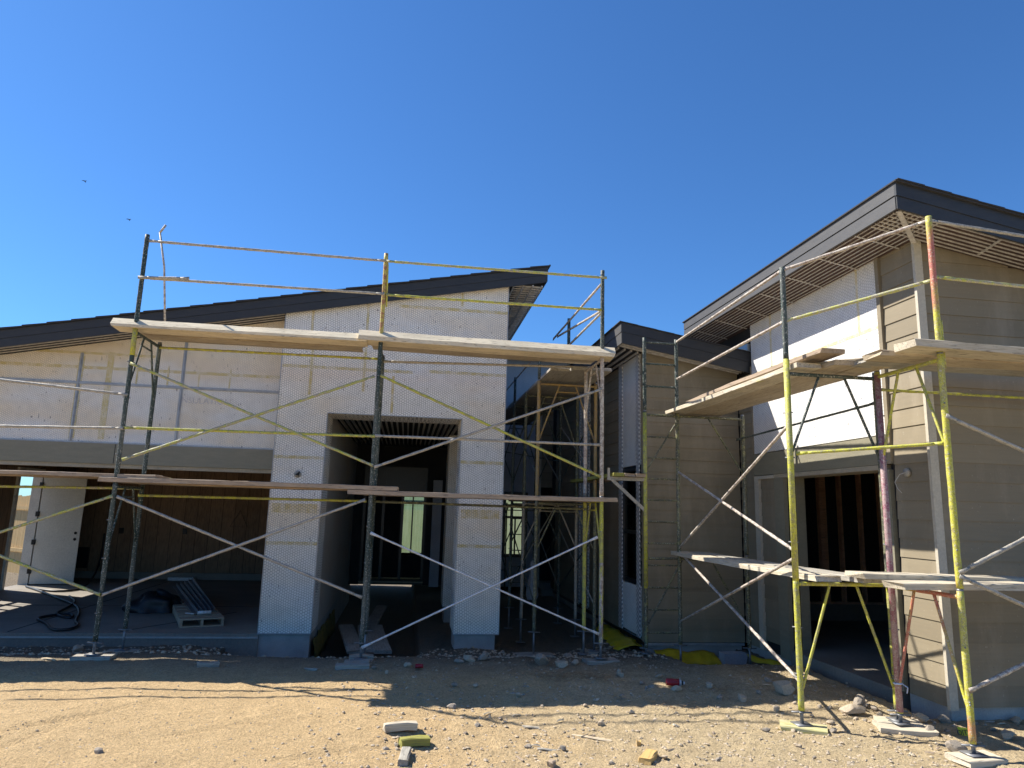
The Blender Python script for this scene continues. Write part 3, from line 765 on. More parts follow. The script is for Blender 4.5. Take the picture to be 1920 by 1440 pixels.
# roof of the right block
EX, EY = 4.75, 5.95
m = MB(); m.prism([(EX+.03, EY+.03, rg(EX)-.05), (14, EY+.03, rg(14)-.05), (14, EY+.03, rg(14)-.25), (EX+.03, EY+.03, rg(EX)-.25)], (0, 5.55, 0))
rr_ = obj('roof', m, 'soffit', house, 'tall charcoal mono pitch roof of the right garage with bare brown soffit')
zc = rg(RX)-.31
m = MB(); m.prism([(EX, EY, rg(EX)), (14, EY, rg(14)), (14, EY, rg(14)-.14), (EX, EY, rg(EX)-.14)], (0, .028, 0))
m.prism([(EX+.01, EY+.01, rg(EX)-.142), (14, EY+.01, rg(14)-.142), (14, EY+.01, rg(14)-.28), (EX+.01, EY+.01, rg(EX)-.28)], (0, .018, 0))
obj('fascia', m, 'fascia', rr_)
m = MB(); m.box(EX, EX+.028, EY+.029, 11.5, rg(EX)-.13, rg(EX)); m.box(EX+.014, EX+.028, EY+.029, 11.5, rg(EX)-.146, rg(EX)-.131); m.box(EX+.002, EX+.026, EY+.029, 11.5, rg(EX)-.28, rg(EX)-.147)
obj('fascia', m, 'fascia_side', rr_)
m = MB(); m.prism([(EX-.02, EY-.03, rg(EX)+.003), (14, EY-.03, rg(14)+.003), (14, EY-.03, rg(14)+.018), (EX-.02, EY-.03, rg(EX)+.018)], (0, 5.6, 0))
x = EX
while x < 13: m.prism([(x, EY-.04, rg(x)+.0185), (x+.3, EY-.04, rg(x+.3)+.0185), (x+.3, EY-.04, rg(x+.3)+.036), (x, EY-.04, rg(x)+.028)], (0, 5.6, 0)); x += .3
obj('shingles', m, 'shingle', rr_)
m = MB(); zz = rg(RX+.1)-.30
k = 0; x = EX+.07
while x < RX-.02: q = rg(x)-.25; m.box(x, x+.009, EY+.06, 11.4, q-.014, q-.004); x += .058
for k in range(8): yy = EY+.75+k*.72; m.prism([(EX+.05, yy, rg(EX)-.268), (RX-.01, yy, rg(RX)-.266), (RX-.01, yy, rg(RX)-.274), (EX+.05, yy, rg(EX)-.276)], (0, .016, 0))
obj('soffit_rib', m, 'rib', rr_)
m = MB()
for k in range(7):
    yy = EY+.07+k*.07; m.prism([(EX+.06, yy, rg(EX+.06)-.252), (13, yy, rg(13)-.252), (13, yy, rg(13)-.266), (EX+.06, yy, rg(EX+.06)-.266)], (0, .011, 0))
for k in range(7): x = RX+.6+k*.7; m.prism([(x, EY+.06, rg(x)-.268), (x+.03, EY+.06, rg(x)-.268), (x+.03, EY+.06, rg(x)-.278), (x, EY+.06, rg(x)-.278)], (.12, .45, 0))
m.bar((EX+.06, EY+.06, rg(EX)-.285), (RX, RY-.01, rg(RX)-.285), .05, .012)
obj('soffit_rib', m, 'rib', rr_)
# light box with hanging wire on the wall by the right garage
c = oX(1703, 886, RX)
jb = obj('junction_box', MB().tube([(RX-.03, c.y, c.z), (RX, c.y, c.z)], .045, 18), 'pipe_grey', house)
obj('hanging_wire', MB().tube([(RX-.03, c.y, c.z), (RX-.06, c.y+.06, c.z-.02), (RX-.07, c.y+.13, c.z-.1), (RX-.05, c.y+.12, c.z-.17), (RX-.03, c.y+.08, c.z-.22)], .003, 6), 'whitep', jb)

# fence outside the garage side door
m = MB(); A, B = V((-13.0, 24.2, 0)), V((-8.6, 20.6, 0)); d = (B-A).normalized(); n_ = int((B-A).length/.15)
fz = thing('wooden_fence', 'sunlit raw board fence seen through the garage side doorway', 'fence', (A+B)/2)
for k in range(n_):
    a = A+d*(k*.15); q = a+d*.142; h = 1.95+random.uniform(-.02, .02)
    m.prism([a+V((0, 0, -.3)), q+V((0, 0, -.3)), q+V((0, 0, h)), a+V((0, 0, h))], V((-d.y, d.x, 0))*.02)
obj('fence_boards', m, 'fence', fz)
m = MB()
for z in (.4, 1.6): m.bar(A+V((-.03, -.03, z)), B+V((-.03, -.03, z)), .04, .09)
obj('fence_rail', m, 'fence', fz)

# ------------------------------------------------------------------ scaffolds
PR = .028
def pole(name, a, b, mat, parent, label=None): return obj(name, MB().tube([a, b], PR, 12, .07), mat, parent, label)
def brace(name, a, b, mat, parent, r=.0175, label=None, split=None):
    a = V(a); b = V(b); d = (b-a).normalized()
    m = MB(); m.tube([a+d*.09, b-d*.09], r, 10, .13, .05)
    m.bar(a-d*.015, a+d*.13, .012, .042, (0, 1, 0) if abs(d.y) < .5 else (0, 0, 1)) if False else None
    side = d.cross(V((0, 0, 1))); side.normalize()
    for p, q in ((a-d*.02, a+d*.11), (b+d*.02, b-d*.11)):
        m.prism([p+side.cross(d)*.02, p-side.cross(d)*.02, q-side.cross(d)*.012, q+side.cross(d)*.012], side*.01)
    return obj(name, m, mat, parent, label)
def jack(x, y, z0, z1, parent, plate=True, w=.15):
    m = MB(); m.tube([(x, y, z0), (x, y, z1+.04)], .0165, 10)
    m.tube([(x, y, z1-.012), (x, y, z1)], .032, 8); m.bar((x-.09, y+.02, z1-.006), (x+.09, y-.02, z1-.006), .022, .012)
    if plate: m.box(x-w/2, x+w/2, y-w/2, y+w/2, z0-.008, z0)
    return obj('screw_jack', m, 'jack', parent)
def frame(p, q, z0, z1, mat, parent, drop=.75, ladder=False, inner=True, bar2=None, matb=None, label=None):
    """scaffold frame between leg feet p and q (x, y): legs, head bar, splayed struts, brace pins"""
    p = V((p[0], p[1], 0)); q = V((q[0], q[1], 0)); d = (q-p); L = d.length; d.normalize()
    at = lambda s_, z: p+d*(L*s_)+V((0, 0, z))
    m = MB()
    m.tube([at(0, z0), at(0, z1)], PR, 12, .06); m.tube([at(1, z0), at(1, z1)], PR, 12, .06)
    lg = m; m = MB(); m.tube([at(0, z1-.05), at(1, z1-.05)], .019, 10, .06)
    if inner:
        m.tube([at(.36, z1-.05), at(.02, z1-drop)], .0135, 8, .06); m.tube([at(.64, z1-.05), at(.98, z1-drop)], .0135, 8, .06)
        if parent is not bpy.data.objects.get('scaffold.002'): m.tube([at(.3, z1-.17), at(.7, z1-.17)], .012, 8, .06)
    if ladder:
        m.tube([at(.3, z0+.05), at(.3, z1)], .016, 8, .06)
        z = z0+.15
        while z < z1-.1: m.tube([at(0, z), at(.3, z)], .011, 6, .1); z += .3
    fo = obj('frame', m, matb or mat, parent, label); objs('leg', lg, mat, fo)
    m = MB(); nn = V((-d.y, d.x, 0))
    for s_ in (0, 1):
        for z in (z0+.32, z1-.45, z1-.9):
            m.tube([at(s_, z)-nn*.03-d*.03*(1 if s_ else -1), at(s_, z)+nn*.03+d*.04*(1 if s_ else -1)], .007, 6)
        m.tube([at(s_, z1-.01), at(s_, z1+.02)], .026, 10)
    objs('lock_pin', m, 'jack', fo)
    return fo

AY, AR = 9.17, 10.06
AX = [-3.53, -.46, 2.585]
z1, z2, zg = 2.13, 4.08, 5.27
sa = thing('scaffold', 'long two level scaffold of dark green frames in front of the entry', 'scaffold', (-.5, 9.6, 0))
def bz(x, y): return gz(x, y, False)
frame((AX[0], AY), (AX[0], AR), .28, z1, 'pipe_green', sa); frame((AX[0], AY), (AX[0], AR), z1+.021, z2, 'pipe_green', sa, matb='pipe_green')
frame((AX[1], AY), (AX[1], AR), .22, z1, 'pipe_green', sa); frame((AX[1], AY), (AX[1], AR), z1+.021, z2, 'pipe_green', sa)
frame((AX[2], AY), (AX[2], AR), .28, z1, 'pipe_yellow', sa, matb='pipe_yellow', label='frame with yellow upper and pale lower legs'); frame((AX[2], AY), (AX[2], AR), z1+.021, z2, 'pipe_pale', sa)
frame((AX[0]-3.048, AY), (AX[0]-3.048, AR), .28, z1, 'pipe_green', sa)
pole('leg_sleeve', (AX[2], AY-.001, .24), (AX[2], AY-.001, 1.28), MB and M['pipe_pale'], sa).scale = (1, 1, 1)
for x in AX+[AX[0]-3.048]:
    for y in (AY, AR):
        zb = bz(x, y)+.055
        if x == AX[1] and y == AY: zb = .09
        jack(x, y, zb, .27, sa)
# guard posts
for i, (x, mt) in enumerate(zip(AX, ('pipe_green', 'pipe_yellowred', 'pipe_green'))):
    if i == 1: mt = pipe('red and yellow guard post paint', (.30, .07, .04), (.5, .42, .06), (.5, .45, .3), .52)
    gp = obj('guard_post', MB().tube([(x, AY, z2+.021), (x, AY, zg+.06)], PR, 12, .06), mt, sa)
    if i == 1: obj('latch_strap', MB().tube([(x+.045, AY, z2+.5), (x+.03, AY, zg-.1), (x+.0, AY, zg)], .012, 8), 'pipe_yellow', gp)
# overspray collar of yellow below the deck on the left leg
obj('yellow_patch', MB().tube([(AX[0], AY, 3.72), (AX[0], AY, z2+.06)], PR+.0025, 12), 'pipe_yellow', sa)
def R_(p, q, Y, mat, name='cross_brace', **k): return brace(name, oY(*p, Y), oY(*q, Y), mat, sa, **k)
f = AY-.03; rY = AR-.03
R_((283, 452), (720, 489), f, 'pipe_grey', 'guard_rail'); R_((727, 490), (1135, 521), f, 'pipe_greyyel', 'guard_rail')
R_((267, 521), (718, 551), f, 'pipe_grey', 'guard_rail'); R_((727, 553), (1125, 581), f, 'pipe_yellow', 'guard_rail')
R_((262, 520), (352, 522), f-.05, 'pipe_grey', 'spare_link')
R_((302, 652), (707, 673), rY, 'pipe_yellow', 'ledger'); R_((722, 678), (1105, 689), rY, 'pipe_grey', 'ledger')
R_((235, 802), (700, 818), f, 'pipe_yellow', 'ledger'); R_((706, 817), (1122, 834), f, 'pipe_grey', 'ledger')
R_((262, 929), (690, 940), rY, 'pipe_yellow', 'ledger'); R_((690, 940), (1100, 955), rY, 'pipe_olive', 'ledger')
R_((247, 682), (697, 872), f-.01, 'pipe_greyyel'); R_((232, 861), (700, 706), f-.03, 'pipe_greyyel')
R_((222, 932), (676, 1119), f-.01, 'pipe_grey'); R_((192, 1115), (682, 938), f-.03, 'pipe_grey')
R_((716, 705), (1124, 893), f-.01, 'pipe_yellow'); R_((704, 875), (1124, 731), f-.03, 'pipe_grey')
R_((697, 1000), (1121, 1188), f-.01, 'rod', r=.0125); R_((681, 1213), (1118, 1008), f-.03, 'rod', r=.0125)
# bay to the left, running out of view
def ext(p, q, Y, mat, name='cross_brace'):
    a, b = oY(*p, Y), oY(*q, Y); d = b-a; a2 = b-d*((b.x-(AX[0]-3.048))/d.x); brace(name, a2, b, mat, sa)
ext((0, 712), (236, 740), f, 'pipe_grey', 'guard_rail'); ext((0, 799), (231, 803), f, 'pipe_grey', 'guard_rail')
ext((0, 912), (262, 916), rY, 'pipe_greyyel', 'ledger'); ext((0, 998), (208, 931), f, 'pipe_greyyel'); ext((0, 1042), (188, 1115), f-.03, 'pipe_greyyel')
# crooked handle leaning at the top
p0, p1_, p2_, p3_ = oY(313, 592, 9.8), oY(308, 500, 9.8), oY(300, 436, 9.8), oY(311, 422, 9.8)
pb = thing('bent_pipe', 'thin bent pipe hook standing on the upper left deck', 'pipe', V((p0.x, p0.y, 4.2)))
obj('shaft', MB().tube([V((p0.x, p0.y, 4.2)), p1_, p2_], .014, 10), 'pipe_pale', pb)
obj('hook', MB().tube([p2_, p3_], .015, 10), 'pipe_pale', pb)

# planks -------------------------------------------------------------
def plank(a, b, w, t, mat, label, group=None, name='plank', worn=.03, cat='plank', chamfer=0, tilt=0):
    """board from a to b: centre line of its TOP face; ends splintered"""
    a = V(a); b = V(b); L = (b-a).length; n = max(3, int(L/.25)); m = MB()
    prof = [(-w/2, -t), (w/2, -t), (w/2, -.006), (w/2-.008, 0), (-w/2+max(.008, chamfer), 0), (-w/2, -max(.006, chamfer*.95))]
    np_ = len(prof); bow = random.uniform(-.012, .012)
    for j in range(n+1):
        x = L*j/n
        for k, (y, z) in enumerate(prof):
            jx = 0
            if j in (0, n): jx = random.uniform(0, worn)*(1 if j == 0 else -1)*(1.5 if k in (0, 5) else 1)
            m.v.append(V((x+jx, y+random.uniform(-.003, .003), z+random.uniform(-.003, .003)+bow*math.sin(PI*j/n))))
    for j in range(n):
        for k in range(np_): q = j*np_+k; q2 = j*np_+(k+1) % np_; m.f.append((q, q+np_, q2+np_, q2))
    m.f.append(tuple(range(np_))); m.f.append(tuple(range(n*np_+np_-1, n*np_-1, -1)))
    me = bpy.data.meshes.new(name); me.from_pydata(m.v, [], m.f); me.update(); me.materials.append(M[mat])
    o = bpy.data.objects.new(name, me); link(o)
    d = (b-a).normalized(); sd = V((0, 0, 1)).cross(d).normalized(); up = d.cross(sd)
    o.matrix_world = Matrix.Translation(a) @ Matrix((d, sd, up)).transposed().to_4x4() @ Matrix.Rotation(tilt, 4, 'X')
    o.location = a
    return tag(o, label, cat, group)
# upper deck of the front scaffold (thick front timber bevelled to catch sun, two planks behind)
def run(xa, xb, z, y0, n, w, t, mats, labels, group, cham=0, dz=0):
    for k in range(n):
        y = y0+w/2+k*(w+.012)
        plank((xa+(k*.07 if k else 0), y, z+dz*0), (xb-(k*.05 if k else 0), y, z+dz), w, t if k == 0 or cham == 0 else .06, mats[min(k, len(mats)-1)], labels[min(k, len(labels)-1)], group, chamfer=cham if k == 0 else 0)
xa = oY(204, 600, AY-.06).x; xb = oY(1156, 650, AY-.06).x
run(xa, oY(690, 620, AY).x, z2+.115, AY-.07, 3, .325, .125, ['plank_sunlit', 'plank'], ['thick pale timber along the front of the upper left deck', 'plank behind the front timber of the upper left deck'], 'upper deck planks of the front scaffold', .095)
run(oY(671, 620, AY).x, xb, z2+.165, AY-.09, 3, .33, .155, ['plank_sunlit', 'plank'], ['thick pale splintered timber along the front of the upper right deck', 'plank behind the front timber of the upper right deck'], 'upper deck planks of the front scaffold', .105, -.03)
LG = 'lower deck planks of the front scaffold'
run(-6.8, oY(293, 896, AY).x, z1+.105, AY-.02, 3, .31, .045, ['plank_brown'], ['brown plank of the lower deck leaving the picture at left'], LG)
run(oY(185, 896, AY).x, oY(748, 906, AY).x, z1+.058, AY-.05, 3, .32, .055, ['plank_brown'], ['brown plank of the lower deck between the left and middle legs'], LG)
run(oY(652, 914, AY).x, oY(1158, 926, AY).x, z1+.003-.0+.0, AY-.05, 3, .32, .055, ['plank_brown'], ['brown plank of the lower deck between the middle and right legs'], LG)

# courtyard scaffold behind: frames across, deck running back
sd_ = thing('scaffold', 'shaded courtyard scaffold with orange front frame and dark green frames behind', 'scaffold', (2.5, 12.5, 0))
DX0, DX1 = 2.03, 2.98
dz1, dz2 = 2.1, 4.02
rows = ((10.95, 'pipe_olive', 'pipe_orange'), (12.2, 'pipe_grey', 'pipe_olive'), (13.6, 'pipe_green', 'pipe_green'), (16.3, 'pipe_green', 'pipe_green'))
for Yd, mlow, mup in rows:
    frame((DX0, Yd), (DX1, Yd), .12, dz1, mlow, sd_, ladder=(Yd > 13)); fo = frame((DX0, Yd), (DX1, Yd), dz1+.021, dz2, mup, sd_, drop=.95, matb=('pipe_orange' if Yd < 11 else None))
    for x in (DX0, DX1): jack(x, Yd, bz(x, min(Yd, 11.2))+.04 if Yd < 12 else bz(x, Yd)+.04, .11, sd_)
for Ya, Yb in ((10.95, 13.6), (13.6, 16.3)):
    for x in (DX0, DX1):
        for za in (.5, 2.5):
            brace('cross_brace', (x, Ya, za), (x, Yb, za+1.1), 'pipe_green' if x == DX0 else 'pipe_grey', sd_, .011); brace('cross_brace', (x+.015, Ya, za+1.1), (x+.015, Yb, za), 'pipe_green', sd_, .011)
for Yd in (10.95, 13.6, 16.3): obj('guard_post', MB().tube([(DX0, Yd, dz2), (DX0, Yd, dz2+.55)], PR*.9, 10), 'pipe_green', sd_)
brace('guard_rail', (DX0, 10.95, dz2+.5), (DX0, 16.3, dz2+.5), 'pipe_pale', sd_, .012)
brace('diagonal', (DX0+.02, 13.5, .6), (DX1, 13.55, 2.2), 'pipe_grey', sd_, .012); brace('diagonal', (DX0+.02, 16.2, 3.3), (DX1+.6, 16.25, 3.1), 'pipe_green', sd_, .012)
# side rails from the front scaffold back over the courtyard
a = oY(1130, 541, AY); brace('guard_rail', (AX[2], AY, zg-.12), (AX[2], 12.6, zg-.12), 'pipe_pale', sa)
brace('guard_rail', (AX[2], AY, zg-.55), (AX[2], 12.2, zg-.55), 'pipe_grey', sa); brace('guard_rail', (AX[2]+.02, AY+.1, zg-.5), (AX[2]+.02, 12.3, zg-.14), 'pipe_pale', sa)
obj('guard_post', MB().tube([(AX[2]+.02, 11.35, 4.1), (AX[2]+.02, 11.35, zg-.05)], PR, 10), 'pipe_green', sa)
for k in range(3):
    plank((DX0+.16+k*.31, 9.95 if k else 10.1, dz2+.06), (DX0+.16+k*.31, 14.4, dz2+.06), .3, .045, 'plank_grey', 'shaded plank of the courtyard upper deck seen from below', 'upper planks of the courtyard scaffold')
    plank((DX0+.16+k*.31, 13.9, dz2+.11), (DX0+.16+k*.31, 17.6, dz2+.11), .3, .045, 'plank_grey', 'dark plank at the far end of the courtyard upper deck', 'far upper planks of the courtyard scaffold')
    plank((DX0+.16+k*.31, 10.6, dz1+.05), (DX0+.16+k*.31, 14.2, dz1+.05), .29, .045, 'plank_brown', 'shaded plank of the courtyard lower deck', 'lower planks of the courtyard scaffold')

# right hand scaffold --------------------------------------------------
sb = thing('scaffold', 'two level scaffold of bright yellow, red and olive frames round the right garage', 'scaffold', (4.5, 7.5, 0))
y1_, y2_ = 9.75, 6.42
L0, U0, G0 = 1.36, 3.42, 4.5
F1 = (3.40, 4.93); F2 = (3.74, 4.72); CX = 4.68; CYN, CYF = 5.47, 6.33
frame((F1[0], y1_), (F1[1], y1_), .1, L0, 'pipe_olive', sb, ladder=False, drop=.95)
frame((F1[0], y1_), (F1[1], y1_), L0+.021, U0, 'pipe_olive', sb, drop=.85)
m = MB()
m.tube([(F1[0]+.5, y1_, .14), (F1[0]+.5, y1_, U0)], PR, 12, .06)
z = .3
while z < U0-.1: m.tube([(F1[0], y1_, z), (F1[0]+.5, y1_, z)], .012, 8, .15); z += .305
obj('ladder_side', m, 'pipe_olive', sb)
m = MB()
for x in (F1[0], F1[0]+.5): m.tube([(x, y1_, U0+.021), (x, y1_, G0+.04)], PR, 12, .06)
for z in (U0+.38, U0+.72, G0-.03): m.tube([(F1[0], y1_, z), (F1[0]+.5, y1_, z)], .014, 8, .1)
obj('guard_frame', m, 'pipe_green', sb)
obj('yellow_patch', MB().tube([(F1[0], y1_, .9), (F1[0], y1_, U0-.02)], PR+.002, 12), 'pipe_yellow', sb)
frame((F2[0], y2_), (F2[1], y2_), .17, L0, 'pipe_yellow', sb, drop=1.0, label='bright yellow frame standing on a yellow edged pad')
frame((F2[0], y2_), (F2[1], y2_), L0+.021, U0, 'pipe_olive', sb, drop=.85, matb='pipe_green')
obj('yellow_patch', MB().tube([(F2[0], y2_, L0-.02), (F2[0], y2_, U0+.1)], PR+.002, 12), 'pipe_yellow', sb)
obj('guard_post', MB().tube([(F2[0], y2_, U0+.1), (F2[0], y2_, G0)], PR, 12, .06), 'pipe_green', sb)
frame((CX, CYN), (CX, CYF), .16, L0, 'pipe_yellowred', sb, drop=.95, matb='pipe_yellowred', label='yellow and pink frame nearest to the camera')
frame((CX, CYN), (CX, CYF), L0+.021, U0, 'pipe_yellowred', sb, drop=.85, matb='pipe_yellow')
obj('red_leg', MB().tube([(CX, CYF, .17), (CX, CYF, U0-.03)], PR+.002, 12), 'pipe_purple', sb)
obj('guard_post', MB().tube([(CX, CYN, U0+.02), (CX, CYN, G0+.24)], PR, 12, .06), 'pipe_yellowred', sb)
obj('hook_strap', MB().tube([(CX+.05, CYN+.02, U0-.12), (CX+.05, CYN+.02, U0+.32)], .016, 10, .06), 'pipe_yellowred', sb)
# next frame to the right, out of view, carries the rails
frame((CX+3.05, CYN), (CX+3.05, CYF), .16, L0, 'pipe_yellow', sb); frame((CX+3.05, CYN), (CX+3.05, CYF), L0+.021, U0, 'pipe_yellow', sb)
for (x, y, z) in ((F1[0], y1_, .1), (F1[0]+.5, y1_, .14), (F1[1], y1_, .1), (F2[0], y2_, .16), (F2[1], y2_, .16), (CX, CYN, .15), (CX, CYF, .15), (CX+3.05, CYN, .15), (CX+3.05, CYF, .15)):
    jack(x, y, bz(x, y)+.05, z, sb)
T1, T2, T3 = V((F1[0]+.5, y1_, G0)), V((F2[0], y2_, G0-.03)), V((CX, CYN, G0+.2))
dn = lambda v, z: V((v.x, v.y, v.z-z))
brace('guard_rail', T1, T2, 'pipe_pale', sb, .017); brace('guard_rail', T2, T3, 'pipe_pale', sb, .017)
brace('guard_rail', dn(T1, .57), dn(T2, .55), 'pipe_pale', sb, .017); brace('guard_rail', dn(T2, .55), dn(T3, .7)+V((0, 0, .12)), 'pipe_greyyel', sb, .017)
brace('guard_rail', T3, T3+V((3.05, 0, -.2)), 'pipe_grey', sb, .016); brace('guard_rail', dn(T3, .55), dn(T3, .62)+V((3.05, 0, 0)), 'pipe_greyyel', sb, .016)
# ledger near deck and cross braces (sub planes along Y between frames)
brace('ledger', (F1[1]-.1, y1_-.02, U0-.36), (F2[1], y2_, U0-.3), 'pipe_green', sb, .013)
brace('ledger', (CX, CYF, U0-.18), (CX+3.05, CYF, U0-.18), 'pipe_yellow', sb, .014)
def bb(p, q, mat, r=.0165, name='cross_brace'): brace(name, p, q, mat, sb, r)
A_ = lambda z: V((F1[0]+.5, y1_, z)); B_ = lambda z: V((F2[0], y2_, z))
bb(A_(2.55), B_(1.62), 'pipe_pale'); bb(A_(1.46), B_(2.85), 'pipe_pale')
bb(A_(1.42), B_(.42), 'pipe_pale'); bb(A_(.45), B_(1.55), 'pipe_pale')
# mid brace level with the header, from the middle frame to the near frame
bb(V((F2[0]+.06, y2_-.05, 2.56)), V((CX, CYN+.02, 2.62)), 'pipe_yellow', .015, 'ledger')
C_ = lambda z: V((CX, CYN-.03, z)); D_ = lambda z: V((CX+3.05, CYN-.03, z))
bb(C_(2.85), D_(1.7), 'pipe_grey', .018); bb(C_(1.52), D_(2.9), 'pipe_grey', .018); bb(C_(1.48), D_(.25), 'pipe_grey', .018); bb(C_(.58), D_(1.75), 'pipe_pale', .018)
# side bracket with planks at the far end
br_ = MB(); pA = oY(1145, 893, y1_); pB = oY(1207, 893, y1_); pC = oY(1203, 958, y1_)
br_.bar((pA.x-.05, y1_, pA.z-.03), (F1[0], y1_, pA.z-.03), .04, .05); br_.bar((pA.x, y1_, pA.z-.03), (F1[0], y1_, pC.z), .03, .045); br_.bar((pA.x-.03, y1_, pA.z-.03), (pA.x-.03, y1_, pA.z+.12), .03, .03)
obj('side_bracket', br_, 'pipe_grey', sb)
for k in range(3):
    plank((pA.x+.09+k*.165, y1_-.12, pA.z+.05), (pA.x+.09+k*.165, y1_+2.6, pA.z+.05), .155, .05, 'plank_brown' if k else 'wood_paintyel', 'board of the small side platform beside the wing' if k else 'yellow ended board of the small side platform beside the wing', 'boards of the small side platform')
# decks
BG = 'upper deck planks of the right scaffold'
plank((3.92, 9.95, U0+.05), (3.92, 6.3, U0+.05), .27, .05, 'plank_pale', 'outer pale plank of the upper deck left of the right garage', BG)
plank((4.2, 10.0, U0+.05), (4.22, 6.1, U0+.055), .27, .05, 'plank', 'second plank of the upper deck left of the right garage', BG)
plank((4.49, 9.95, U0+.05), (4.5, 6.05, U0+.05), .27, .05, 'plank', 'inner plank of the upper deck left of the right garage', BG)
plank(V((3.93, 9.2, U0+.085)), V((4.03, 6.05, U0+.15)), .26, .045, 'plank_brown', 'loose brown plank tilted up over the edge of the right upper deck', BG)
plank((4.1, 6.65, U0+.10), (4.85, 6.0, U0+.10), .27, .045, 'plank', 'short plank laid across the corner of the right upper deck', BG)
plank((4.32, CYN+.01, U0+.10), (8.2, CYN+.01, U0+.07), .27, .07, 'plank_pale', 'pale front plank of the upper deck leaving the picture at right', BG)
plank((4.2, CYN+.29, U0+.05), (8.2, CYN+.29, U0+.05), .27, .05, 'plank', 'middle plank of the upper deck leaving the picture at right', BG)
plank((4.25, CYN+.57, U0+.05), (8.2, CYN+.57, U0+.05), .27, .05, 'plank_grey', 'inner plank of the upper deck leaving the picture at right', BG)
LB = 'lower deck planks of the right scaffold'
plank((3.97, 9.95, L0+.05), (3.95, 6.2, L0+.045), .26, .05, 'plank_pale', 'outer grey plank of the lower deck across the garage opening', LB)
plank((4.24, 9.9, L0+.05), (4.3, 6.0, L0+.05), .26, .05, 'plank_grey', 'inner grey plank of the lower deck across the garage opening', LB)
plank((4.05, CYN+.52, L0+.105), (8, CYN+.5, L0+.05), .27, .05, 'plank_pale', 'inner pale plank of the lower deck leaving the picture at right', LB)
plank((4.2, CYN+.22, L0+.05), (8, CYN+.2, L0+.05), .27, .055, 'plank_pale', 'yellow tipped plank of the lower deck leaving the picture at right', LB)

# ------------------------------------------------------------------ pads under the legs
def pad(x, y, w, l, t, rot, mat, label, z=None, grp='timber pads under the scaffold legs'):
    zz = (bz(x, y)-.008 if z is None else z)
    a = V((x-math.cos(rot)*l/2, y-math.sin(rot)*l/2, zz+t)); b = V((x+math.cos(rot)*l/2, y+math.sin(rot)*l/2, zz+t))
    return plank(a, b, w, t, mat, label, grp, 'timber_pad', .015, 'timber pad')
pad(F2[0], y2_-.02, .24, .42, .045, -.5, 'wood_padyel', 'yellow edged timber pad under the bright yellow leg')
pad(F2[1], y2_, .22, .4, .045, -.4, 'plank_pale', 'pale timber pad under the inner olive leg')
pad(CX, CYF-.05, .26, .5, .045, -.35, 'plank_pale', 'wide pale timber pad under the dusty red leg')
pad(CX, CYN-.02, .24, .4, .045, .1, 'plank_pale', 'timber pad under the nearest yellow leg at the picture bottom')
for k, (dx, dy, l) in enumerate(((.02, 0, .34), (0, -.16, .3), (-.04, -.36, .4), (.03, .16, .32))):
    pad(AX[1]-.03+dx, AY-.02+dy, .14, l, .05 if k != 0 else .085, .03*k, 'plank_grey', ('upper', 'middle', 'front', 'back')[k]+' grey timber block of the stack under the middle scaffold leg', z=-.02 if k == 0 else bz(AX[1]+dx, AY+dy)-.01)
pad(AX[0], AY, .2, .45, .045, 0, 'plank_grey', 'grey timber pad under the front left scaffold leg')
pad(AX[0], AR, .2, .4, .045, 0, 'plank_grey', 'grey timber pad under the rear left scaffold leg')
pad(AX[2], AY, .22, .45, .045, .1, 'plank_grey', 'grey timber pad under the front right scaffold leg')
pad(DX0, 10.95, .25, .6, .045, 0, 'plank_grey', 'grey timber pad under the orange courtyard frame')
pad(DX1, 10.95, .22, .4, .045, 0, 'plank_grey', 'grey timber pad beside the wing under the courtyard scaffold')
# loose boards in the porch
for k, (pa_, pb_, w_) in enumerate((((655, 1160), (668, 1228), .26), ((688, 1160), (690, 1225), .24), ((705, 1165), (718, 1228), .26), ((716, 1105), (716, 1140), .22))):
    A = oZ(*pa_, -.22); B = oZ(*pb_, -.26)
    plank(V((A.x, min(A.y, 13.5), -.20)), V((B.x, B.y, -.2)), w_, .05, 'plank_grey', ('leftmost', 'middle', 'rightmost', 'farthest')[k]+' dusty board lying on the dirt in the porch', 'boards on the porch dirt')
A = oZ(705, 1240, -.1); B = oZ(810, 1226, -.12)
plank(V((A.x, A.y, bz(A.x, A.y)+.04)), V((B.x, B.y, bz(B.x, B.y)+.04)), .07, .03, 'plank_brown', 'narrow stick lying across the front of the porch', None)

# ------------------------------------------------------------------ scrap lumber on the ground
def ground_at(px_, py_):
    z = 0
    for _ in range(12): p = oZ(px_, py_, z); z = .5*z+.5*gz(p.x, p.y, False)
    return V((p.x, p.y, gz(p.x, p.y, False)))
def scrap(pa_, pb_, w, t, mat, label, lift=0, cat='wood scrap'):
    a = ground_at(*pa_); b = ground_at(*pb_); a.z += t+lift; b.z += t+lift
    return plank(a, b, w, t, mat, label, None, 'wood_scrap', .012, cat)
scrap((718, 1375), (782, 1370), .085, .06, 'plank_pale', 'pale splintered wood block propped on pebbles in the sand', .015)
scrap((748, 1400), (806, 1396), .085, .06, 'wood_paintyel', 'yellow painted wood offcut lying in the sand')
scrap((754, 1438), (762, 1412), .075, .05, 'plank_grey', 'grey wood block at the bottom edge below the yellow offcut')
scrap((1208, 1434), (1222, 1416), .10, .045, 'wood_new', 'fresh yellow lumber offcut at the bottom of the picture')
scrap((1070, 1379), (1148, 1391), .03, .012, 'foot', 'long thin pale wood splinter on the dirt')
scrap((1007, 1405), (1045, 1410), .03, .015, 'plank_grey', 'grey lath scrap near the bottom centre')
scrap((1007, 1391), (1018, 1405), .025, .012, 'foot', 'short pale lath scrap touching the grey one')
scrap((978, 1363), (1012, 1366), .03, .015, 'plank_pale', 'short pale stick left of the long splinter')
